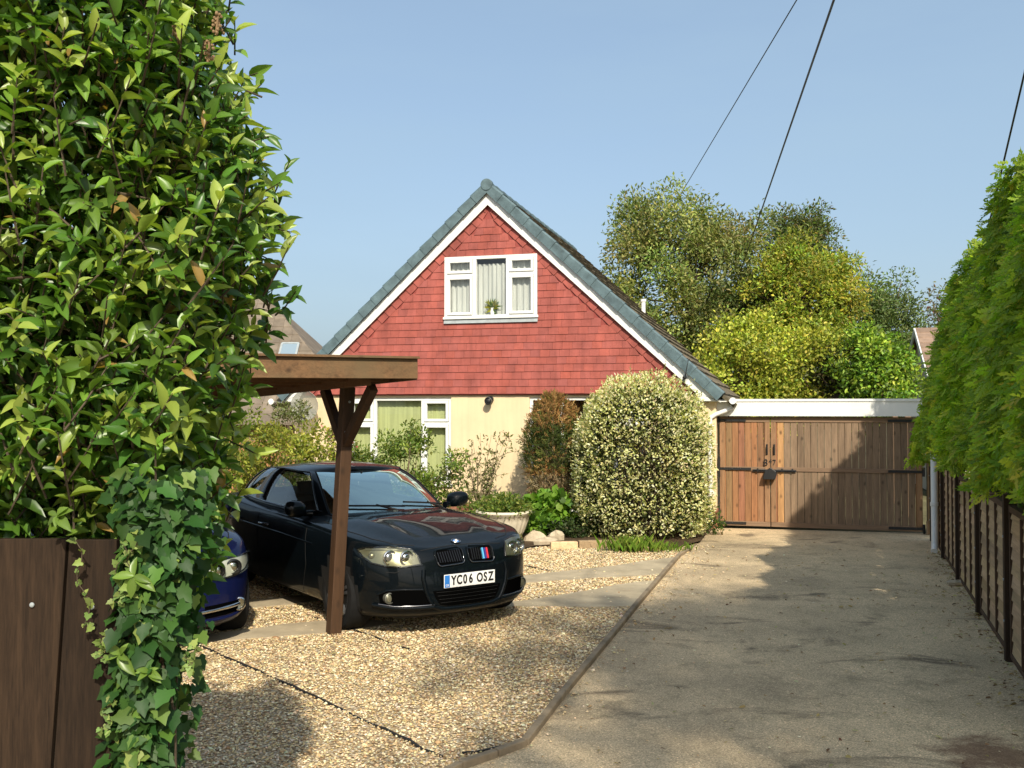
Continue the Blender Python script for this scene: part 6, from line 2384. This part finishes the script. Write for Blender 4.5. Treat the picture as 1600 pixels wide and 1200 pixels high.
for (pa, pb, h, lab) in (((860, 858), (902, 857), .10, 'short pale timber sleeper edging the bed'), ((904, 857), (962, 856), .11, 'longer darker timber sleeper edging the bed by the bush'), ((962, 857), (1012, 863), .07, 'low weathered sleeper half under the variegated bush')):
    a, b = G(*pa), G(*pb)
    s_ = thing('sleeper', lab, 'sleeper', a, 0, 'sleepers edging the flower bed')
    m = MB(); m.cur = (1.6, 1.6, 1.6) if 'pale' in lab else (.8, .8, .8)
    m.bar(Vector((0, 0, h / 2)), b - a + Vector((0, 0, h / 2)), .10, h); m.build('beam', M['panel'], s_, bevel=.012)
ch = thing('cane_chair', 'low cane garden chair half hidden between the conifer and the bush', 'chair', (1.15, 15.55, 0), .2)
M['cane'] = plain('cane', (.42, .27, .11), .6, var=.2)
m = MB()
m.tube([(-.28, -.25, 0), (-.26, -.22, .30), (-.2, -.12, .42), (-.1, .25, .40)], .016, 8); m.tube([(.22, -.25, 0), (.24, -.22, .26), (.2, -.1, .36), (.15, .25, .34)], .016, 8)
m.tube([(-.28, .25, 0), (-.28, .28, .5)], .016, 8); m.tube([(.24, .25, 0), (.24, .28, .5)], .016, 8)
m.build('frame', M['cane'], ch, smooth=50)
m = MB(); m.box(-.28, .26, -.22, .26, .20, .225); m.build('seat', M['black'], ch)
m = MB(); m.bar((-.3, -.24, .36), (.3, -.25, .24), .06, .03); m.build('arm_rail', M['plate_white'], ch)

# ---------------------------------------------------------------- trees and hedges behind
FARP = dict(
    olive=[((.25, .28, .075), 4), ((.36, .35, .12), 3), ((.14, .175, .05), 3)],
    dark=[((.10, .145, .04), 4), ((.15, .185, .055), 2), ((.17, .14, .05), 1)],
    gold=[((.36, .36, .045), 4), ((.27, .33, .045), 4), ((.42, .33, .06), 1.3), ((.16, .22, .035), 2.2)],
    grey=[((.12, .17, .05), 4), ((.19, .24, .075), 2), ((.08, .115, .035), 2)],
    lime=[((.38, .42, .05), 4), ((.52, .52, .085), 3), ((.20, .25, .035), 3)],
    green=[((.17, .29, .03), 4), ((.28, .40, .045), 3), ((.08, .15, .022), 2.5)])
def P3(px, py, Y): return tuple(D(px, py, Y))
def wpx(n, Y): return n / F * Y
tree('broad_tree', 'broad olive-green tree behind the house roof, the largest crown', P3(1078, 470, 27), (wpx(150, 27), 2.1, wpx(150, 27)), (P3(1090, 600, 27)[0], 27), 130, .60, 300, .125, .055, FARP['olive'], LM['far'], M['bark'], 101, 'trees behind the house')
tree('tall_tree', 'dark tall tree with the highest top beside the golden tree', P3(1262, 395, 30), (wpx(56, 30), 1.2, wpx(76, 30)), (P3(1262, 600, 30)[0], 30), 50, .52, 260, .12, .055, FARP['dark'], LM['far'], M['bark'], 102, 'trees behind the house')
tree('golden_tree', 'golden yellow-leaved tree in the middle of the trees', P3(1248, 455, 25), (wpx(78, 25), 1.2, wpx(90, 25)), (P3(1245, 620, 25)[0], 25), 78, .48, 270, .10, .055, FARP['gold'], LM['far'], M['bark'], 103, 'trees behind the house')
tree('loose_tree', 'loose grey-green tree with bare twigs next to the bungalow roof', P3(1370, 530, 28), (wpx(66, 28), 1.4, wpx(112, 28)), (P3(1372, 640, 28)[0], 28), 90, .5, 190, .11, .05, FARP['grey'], LM['far'], M['palebark'], 104, 'trees behind the house', lo=.25)
tree('dark_tree', 'dark shaded tree filling the gap under the golden crown', P3(1200, 520, 26.5), (wpx(105, 26), 1.2, wpx(88, 26)), (P3(1200, 640, 26.5)[0], 26.5), 64, .5, 220, .11, .055, FARP['dark'], LM['far'], M['bark'], 105, 'trees behind the house')
tree('thin_tree', 'thin far tree with sparse leaves above the bungalow roof', P3(1480, 500, 36), (wpx(36, 36), 1.0, wpx(48, 36)), (P3(1480, 640, 36)[0], 36), 22, .5, 50, .16, .06, [((.16, .14, .05), 3), ((.20, .11, .06), 1), ((.10, .13, .04), 2)], LM['far'], M['palebark'], 106, 'trees behind the house', lo=.2)
tree('lime_hedge', 'large lime-green hedge directly behind the white fascia', P3(1192, 590, 22.5), (wpx(128, 22.5), .9, wpx(92, 22.5)), (P3(1190, 640, 22.5)[0], 22.5), 110, .42, 230, .085, .055, FARP['lime'], LM['far'], M['bark'], 107, None, 'oval', lo=.55, cat='hedge')
tree('green_shrub', 'vivid green shrub between the lime hedge and the bungalow', P3(1362, 590, 21.5), (wpx(66, 21.5), .7, wpx(62, 21.5)), (P3(1365, 650, 21.5)[0], 21.5), 60, .36, 200, .095, .055, FARP['green'], LM['far'], M['bark'], 108, None, 'oval', lo=.45, cat='shrub')
tree('bushy_tree', 'mid green tree low behind the vivid shrub, next to the bungalow', P3(1405, 585, 27), (wpx(50, 27), 1.0, wpx(50, 27)), (P3(1405, 650, 27)[0], 27), 40, .45, 140, .14, .065, FARP['grey'], LM['far'], M['bark'], 110, 'trees behind the house')
tree('dark_shrub', 'dark shrub at the seam of the lime hedge and the vivid green shrub', P3(1312, 612, 21.9), (wpx(40, 21.9), .5, wpx(58, 21.9)), (P3(1310, 650, 21.9)[0], 21.9), 26, .34, 200, .09, .05, [((.05, .07, .02), 3), ((.09, .11, .03), 2), ((.13, .09, .05), 1)], LM['far'], M['bark'], 109, None, 'oval', cat='shrub')

# the tree by the road behind the camera: its shade dapples the near drive
tree('roadside_tree', 'leafy roadside tree standing behind the camera and shading the near drive', (5.2, -7.9, 12.2), (3.4, 2.7, 2.2), (6.6, -8.6), 64, .72, 105, .24, .15, FARP['olive'], LM['far'], M['bark'], 201, None, lo=.1, trunk_r=.2)

# ---------------------------------------------------------------- fallen leaves and grit on the drive
def litter():
    rng = np.random.default_rng(90)
    n = 620
    # along the fence foot, thinning over the drive
    s = rng.uniform(-3, 6, n); o = np.abs(rng.gamma(1.0, .10, n)) + .02
    nL = np.array([-FD.y, FD.x, 0])
    P = np.array(FA) + s[:, None] * np.array(FD) + o[:, None] * nL
    m_ = 480
    Q = np.stack([rng.uniform(.0, 4.6, m_), rng.uniform(4.8, 14, m_), np.zeros(m_)], 1)
    ok = (Q[:, 0] > np.interp(Q[:, 1], [4.8, 5.7, 12.9, 14], [-.2, .2, 2.3, 2.7])) & (Q[:, 0] < 3.8 + (Q[:, 1] - 7.64) * .341)
    P = np.concatenate([P, Q[ok]])
    P[:, 2] = .004 + rng.uniform(0, .008, len(P))
    k = len(P)
    a = rng.uniform(0, 6.28, k)
    d = np.stack([np.cos(a), np.sin(a), rng.normal(0, .2, k)], 1)
    nn = unit(np.array([0, 0, 1]) + rng.normal(0, .35, (k, 3)))
    L = rng.uniform(.018, .05, k)
    cols = palette(rng, k, [((.42, .34, .16), 3), ((.30, .20, .09), 3), ((.16, .09, .045), 3), ((.50, .45, .26), 1.5)])
    o = leaves('fallen_leaves', P, d, nn, L, L * .45, cols, LM['dry'], 'oval', None)
    o['kind'] = 'stuff'; o['label'] = 'dry fallen leaves and grit scattered on the drive'
litter()
